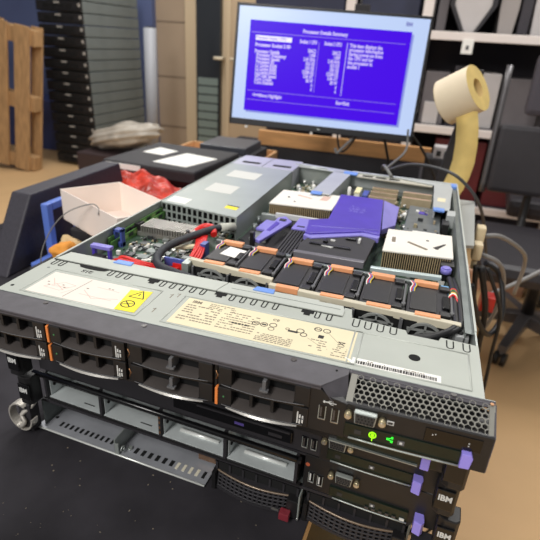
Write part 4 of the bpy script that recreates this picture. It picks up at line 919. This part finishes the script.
for k, (x, y, z, lab) in enumerate(((.4925, .60, -.070, 'cream plug nearest the grey flange'), (.487, .55, -.085, 'cream plug below the other by the flange'))):
    m = MB(); m.box((x - .008, y - .012, z - .015), (x + .008, y + .012, z + .015), mat('cream_plug', (214, 196, 160), .5), .004); m.cyl((x, y, z - .018), (x, y, z - .034), .005, mat('cream_plug', (0, 0, 0)), 10); tag(m.obj('plug'), lab, 'plug')
m = MB(); m.box((.520, .58, -.215), (.545, .61, -.185), RDM, .002); tag(m.obj('plug'), 'red plug among the black cables right of the server', 'plug')

CHB = mat('black_leather', (40, 37, 42), .5, 0, .1, 30, .2); CHM = mat('grey_chair_metal', (104, 102, 104), .35, .5)
def pad(q, a, b, mm, bev): q.box(a, b, mm, bev)
t = thing('office_chair', 'black office chair with castors at the right, seat facing the table', 'chair', (.95, 1.92, FZ), math.radians(-2))
m = MB(); m.box((-.30, -.47, .43), (.30, .10, .505), CHB, .035); m.obj('seat', t)
m = MB(); M_ = Matrix.Translation((0, .12, .63)) @ Matrix.Rotation(math.radians(-8), 4, 'X'); m.box((-.285, -.03, .0), (.285, .035, .29), CHB, .02, mtx=M_); m.obj('backrest', t)
for s in (-1, 1):
    m = MB(); m.tube([(s * .298, .13, .62), (s * .298, .15, .80), (s * .298, .20, 1.15)], .013, CHM, 8, 4); m.obj('back_frame', t)
    m = MB(); m.tube([(s * .1, .04, .45), (s * .1, .15, .50), (s * .1, .17, .70)], .018, BLK, 8, 4); m.obj('back_strut', t)
m = MB(); m.cyl((0, -.02, .12), (0, -.02, .47), .028, BLK, 14); m.box((-.12, -.14, .43), (.12, .10, .47), BLK, .01); m.obj('gas_column', t)
for k in range(5):
    a = math.radians(-112 + 72 * k); dx, dy = math.cos(a), math.sin(a)
    m = MB(); m.hexa([(0 - dy * .025, -.02 + dx * .025, .08), (0 + dy * .025, -.02 - dx * .025, .08), (dx * .30 + dy * .018, -.02 + dy * .30 - dx * .018, .065), (dx * .30 - dy * .018, -.02 + dy * .30 + dx * .018, .065), (0 - dy * .025, -.02 + dx * .025, .14), (0 + dy * .025, -.02 - dx * .025, .14), (dx * .30 + dy * .018, -.02 + dy * .30 - dx * .018, .095), (dx * .30 - dy * .018, -.02 + dy * .30 + dx * .018, .095)], CHM, .004)
    l = m.obj('leg', t)
    m = MB(); c0 = Vector((dx * .29, -.02 + dy * .29, .029)); n_ = Vector((-dy, dx, 0)); m.cyl(c0 - n_ * .024, c0 - n_ * .006, .029, BLK, 16); m.cyl(c0 + n_ * .006, c0 + n_ * .024, .029, BLK, 16); m.cyl(c0 + Vector((0, 0, .01)), c0 + Vector((0, 0, .045)), .010, CHM, 10); m.cyl(c0 - n_ * .026, c0 - n_ * .0235, .014, CHM, 12); m.obj('castor', l)
t = thing('office_chair', 'second black chair farther back with a charcoal headrest at the right edge', 'chair', (1.10, 2.50, FZ), math.radians(-6))
m = MB(); m.box((-.26, -.27, .46), (.26, .25, .55), CHB, .03); m.obj('seat', t)
m = MB(); m.box((-.20, .20, .62), (.26, .27, .95), CHB, .03); m.obj('backrest', t)
m = MB(); m.box((-.27, .17, .90), (.28, .26, 1.20), mat('charcoal_cushion', (74, 70, 78), .7), .03); m.obj('headrest', t)
m = MB(); m.cyl((0, 0, .06), (0, 0, .46), .03, BLK, 12); m.box((-.28, -.03, .02), (.28, .03, .07), BLK, .005); m.box((-.03, -.28, .02), (.03, .28, .07), BLK, .005); m.obj('base', t)

# ================================================================== storage rack behind the monitor
SY = 2.95
t = thing('storage_rack', 'white steel storage rack filled with equipment along the back right', 'rack', (.3, 3.3, FZ), world=True)
WB = mat('white_rack_steel', (226, 216, 210), .5); RB = mat('rack_dark_shelf', (58, 54, 62), .7)
for x in (-.18, .262, 1.30):
    for y in (SY, SY + .55):
        m = MB(); m.box((x - .028, y, FZ), (x + .028, y + .05, 1.3), WB, .003); m.obj('upright', t)
for z in (-.70, -.235, .280, .80):
    m = MB(); m.box((-.82, SY - .03, z), (1.32, SY, z + .045), WB, .004); m.obj('beam', t)
    m = MB(); m.box((-.82, SY, z + .02), (1.32, SY + .6, z + .045), RB); m.obj('shelf_board', t)
m = MB(); m.box((-.85, SY + .6, FZ), (1.4, SY + .62, 1.3), RB); m.obj('back_panel', t)
m = MB(); m.box((.478, SY - .036, .215), (.538, SY - .030, .290), PAPER); m.box((.500, SY - .038, .237), (.516, SY - .036, .258), GREYP); tag(m.obj('price_tag'), 'small white tag hanging under the upper rack beam', 'tag')
PGREY = mat('pale_grey_casing', (188, 182, 180), .55, 0, .05, 10); MGREY = mat('mid_grey_casing', (112, 106, 108), .6, 0, .08, 10); DNAVY = mat('dark_navy_crate', (42, 46, 70), .6, 0, .15, 10); DGREY = mat('dark_casing', (52, 48, 54), .6, 0, .1, 10)
def case(name, label, cat, x0, x1, z0, z1, y, d, mm, grp=None, taper=0, trim=None):
    t = thing(name, label, cat, ((x0 + x1) / 2, y + d / 2, z0), world=True, group=grp)
    q = MB(); q.prism([(x0 + taper, z0), (x1 - taper, z0), (x1, z0 + (z1 - z0) * .35), (x1, z1), (x0, z1), (x0, z0 + (z1 - z0) * .35)], 'y', y, y + d, mm, .006); q.obj('casing', t)
    if trim:
        q = MB(); q.prism([(x0 + taper - .02, z0), (x0 + taper, z0), (x0, z0 + (z1 - z0) * .35), (x0, z1), (x0 - .025, z1), (x0 - .025, z0 + (z1 - z0) * .35)], 'y', y - .01, y + d * .6, BLKM, .003); q.prism([(x1 - taper, z0), (x1 - taper + .02, z0), (x1 + .025, z0 + (z1 - z0) * .35), (x1 + .025, z1), (x1, z1), (x1, z0 + (z1 - z0) * .35)], 'y', y - .01, y + d * .6, BLKM, .003); q.obj('side_frame', t)
    return t
s0 = .3255; s1 = -.1895
case('equipment_case', 'pale grey casing with black side frames, tapering to the beam above the label roll', 'case', .40, .60, s0, .72, SY + .05, .35, PGREY, taper=.075, trim=1)
case('equipment_case', 'mid grey casing between the monitor corner and the pale one on the upper beam', 'case', .315, .37, s0, .70, SY + .10, .3, MGREY)
case('equipment_case', 'greyish beige casing to the right of the black-framed one on the upper beam', 'case', .645, .745, s0, .70, SY + .08, .3, mat('beige_grey_casing', (158, 150, 146), .6), taper=.01)
case('equipment_case', 'black upright casing on the upper beam between two grey ones', 'case', .755, .81, s0, .72, SY + .06, .3, DGREY)
case('equipment_case', 'pale casing at the right end of the upper beam', 'case', .82, .90, s0, .74, SY + .07, .3, PGREY, taper=.008)
case('equipment_case', 'brownish grey casing at the far right of the upper shelf', 'case', .91, 1.10, s0, .74, SY + .10, .3, MGREY)
case('storage_crate', 'dark navy crate on the upper shelf behind the monitor top, left half', 'crate', -.80, -.23, s0, .70, SY + .08, .4, DNAVY); case('storage_crate', 'dark navy crate on the upper shelf behind the monitor top, right half', 'crate', -.13, .21, s0, .66, SY + .08, .4, DNAVY)
case('equipment_case', 'mid grey casing on the middle shelf just right of the monitor', 'case', .31, .45, s1, .11, SY + .06, .35, MGREY)
case('equipment_case', 'small pale casing on the middle shelf beside the monitor edge', 'case', .33, .42, s1, -.06, SY + .02, .03, PGREY)
case('equipment_case', 'tall pale panel on the middle shelf directly right of the label roll', 'case', .60, .735, s1, .12, SY + .05, .30, PGREY)
case('equipment_case', 'dark casing with grey face behind the label roll on the middle shelf', 'case', .47, .585, s1, .15, SY + .06, .35, DGREY)
case('equipment_case', 'dark brown casing on the middle shelf behind the chair', 'case', .755, .98, s1, .10, SY + .10, .3, MGREY); case('equipment_case', 'black box at the right end of the middle shelf', 'case', 1.0, 1.25, s1, .14, SY + .06, .35, DGREY)
DRED = mat('dark_red_box', (96, 30, 34), .6, 0, .2, 10)
case('carton_box', 'dark red box on the lower shelf below the label roll', 'box', .44, .74, -.6545, -.27, SY + .04, .35, DRED); case('carton_box', 'dark red box on the lower shelf seen under the chair back', 'box', .78, 1.2, -.6545, -.32, SY + .04, .35, DRED); case('carton_box', 'dark box on the lower shelf behind the wooden board', 'box', -.13, .22, -.6545, -.30, SY + .04, .35, DGREY)
m = MB(); m.box((.62, 2.36, FZ), (1.02, 2.44, FZ + .11), mat('pinkish_wood', (206, 164, 138), .6), .004); tag(m.obj('wooden_skid'), 'low pinkish wooden beam on the floor behind the office chair', 'beam')

# ================================================================== left background
t = thing('pallet', 'wooden pallet standing on end against the blue wall', 'pallet', (-3.27, 3.2, FZ + .045), math.radians(4))
t.rotation_euler = (0, math.radians(9.5), math.radians(4))
for k in range(5):
    x = -.62 + k * .202
    m = MB(); m.box((x, 0, .012), (x + .135, .022, 1.2), WOOD, .003); m.obj('board', t)
for z in (.02, .54, 1.06):
    m = MB(); m.box((-.62, .022, z), (.365, .115, z + .12), WOOD, .003); m.obj('bearer', t)
for x in (-.62, -.1, .26):
    m = MB(); m.box((x, .115, .012), (x + .10, .135, 1.2), WOOD, .003); m.obj('back_board', t)
m = MB(); m.box((-.55, .03, 0), (.30, .06, .02), BLKM); m.obj('foot_strip', t)
# stacked old machines
UG = mat('grey_unit_side', (118, 126, 126), .5, .2, .08, 8); UB = mat('black_unit_front', (26, 25, 27), .5, 0, .2, 20)
def unit(n):
    z = FZ + .02 + n * .092; sh = -.002 * n
    t = thing('rack_unit', UL[n], 'server', (-2.735 + sh, 3.62, z), math.radians(-1), group='old servers stacked by the wall')
    q = MB(); q.box((-.22, .03, 0), (.22, .88, .085), UG, .004); q.obj('casing', t)
    q = MB(); q.box((-.225, 0, .004), (.225, .03, .084), UB, .004)
    for a in range(4): q.box((-.15 + a * .075, -.004, .03), (-.09 + a * .075, 0, .06), VOID)
    q.box((-.22, -.006, .012), (.22, 0, .022), BLK); q.obj('front_bezel', t)
    q = MB(); q.box((-.035, -.006, .062), (.02, -.001, .074), mat('pale_tag', (170, 166, 160), .5)); q.obj('front_tag', t); q = MB(); q.box((.203, -.006, .04), (.222, .0, .066), mat('pale_tag', (0, 0, 0))); q.obj('front_tag', t)
ORD = ['bottom', 'second', 'third', 'fourth', 'fifth', 'sixth', 'seventh', 'eighth', 'ninth', 'tenth', 'eleventh', 'twelfth', 'thirteenth', 'fourteenth', 'fifteenth', 'topmost visible']
UL = ['black-fronted old server, ' + (o + ' of' if o in ('bottom', 'topmost visible') else o + ' from the bottom of') + ' the tall stack by the wall' for o in ORD]
for n in range(16): unit(n)
m = MB(); m.cyl((-2.07, 3.88, FZ), (-2.09, 3.95, .26), .055, mat('grey_tube', (158, 160, 166), .5), 20); m.cyl((-2.09, 3.95, .258), (-2.0905, 3.951, .262), .042, BLK, 20); tag(m.obj('tube'), 'pale grey upright tube between the machine stack and the beige wall', 'tube')
FILM = mat('crumpled_film', (176, 168, 156), .4, 0, .2, 12, .6)
q = MB(); bmesh.ops.create_icosphere(q.bm, subdivisions=4, radius=.3); q.mi(FILM)
for v in q.bm.verts:
    d = v.co.normalized(); k = 1 + .05 * math.sin(7 * d.x + 1) + .05 * math.sin(9 * d.y + 4 * d.x) + .06 * math.sin(13 * d.z + 5 * d.y); v.co = Vector((v.co.x * k * 1.05, v.co.y * k * .5, v.co.z * k * .32))
for f in q.bm.faces: f.smooth = True
o = q.obj('film_bundle', loc=(-1.92, 3.2, FZ + .43)); o.rotation_euler = (0, -.22, 0); tag(o, 'crumpled translucent film bundle in front of the machine stack', 'film')
m = MB(); m.box((-2.25, 3.0, FZ), (-1.6, 3.4, FZ + .30), mat('maroon_crate', (54, 40, 42), .6), .01); tag(m.obj('crate'), 'dark maroon crate under the film bundle', 'crate')
m = MB(); m.box((-4.2, 4.05, FZ), (-3.0, 4.5, FZ + .50), mat('deep_blue_cabinet', (62, 74, 124), .5, 0, .1, 5), .006); tag(m.obj('cabinet'), 'low blue cabinet behind the pallet against the blue wall', 'cabinet')

# ================================================================== light
wd = bpy.data.worlds.new('world'); SC.world = wd; wd.use_nodes = True
bg = wd.node_tree.nodes['Background']; bg.inputs['Color'].default_value = (1, .985, .96, 1); bg.inputs['Strength'].default_value = .33
def area(name, loc, sx, sy, power, col=(1, .98, .95), rot=(0, 0, 0)):
    l = bpy.data.lights.new(name, 'AREA'); l.shape = 'RECTANGLE'; l.size = sx; l.size_y = sy; l.energy = power; l.color = col
    o = bpy.data.objects.new(name, l); COL.objects.link(o); o.location = loc; o.rotation_euler = rot; return o
area('ceiling_lamp', (.2, 1.3, 1.75), .35, 1.5, 17); area('ceiling_lamp', (-1.4, 1.6, 1.75), .35, 1.5, 20); area('ceiling_lamp', (-1.6, 3.4, 1.8), .6, 1.2, 34); area('ceiling_lamp', (1.2, 2.4, 1.8), .4, 1.2, 30)
area('ceiling_lamp', (-.5, -2.2, 1.75), .6, 1.6, 70, rot=(.5, 0, -.15)); area('ceiling_lamp', (-.3, -.7, 1.75), .35, 1.2, 7)
SC.view_settings.view_transform = 'Standard'; SC.view_settings.look = 'None'; SC.view_settings.gamma = 1; SC.view_settings.exposure = 0; SC.view_settings.use_curve_mapping = False
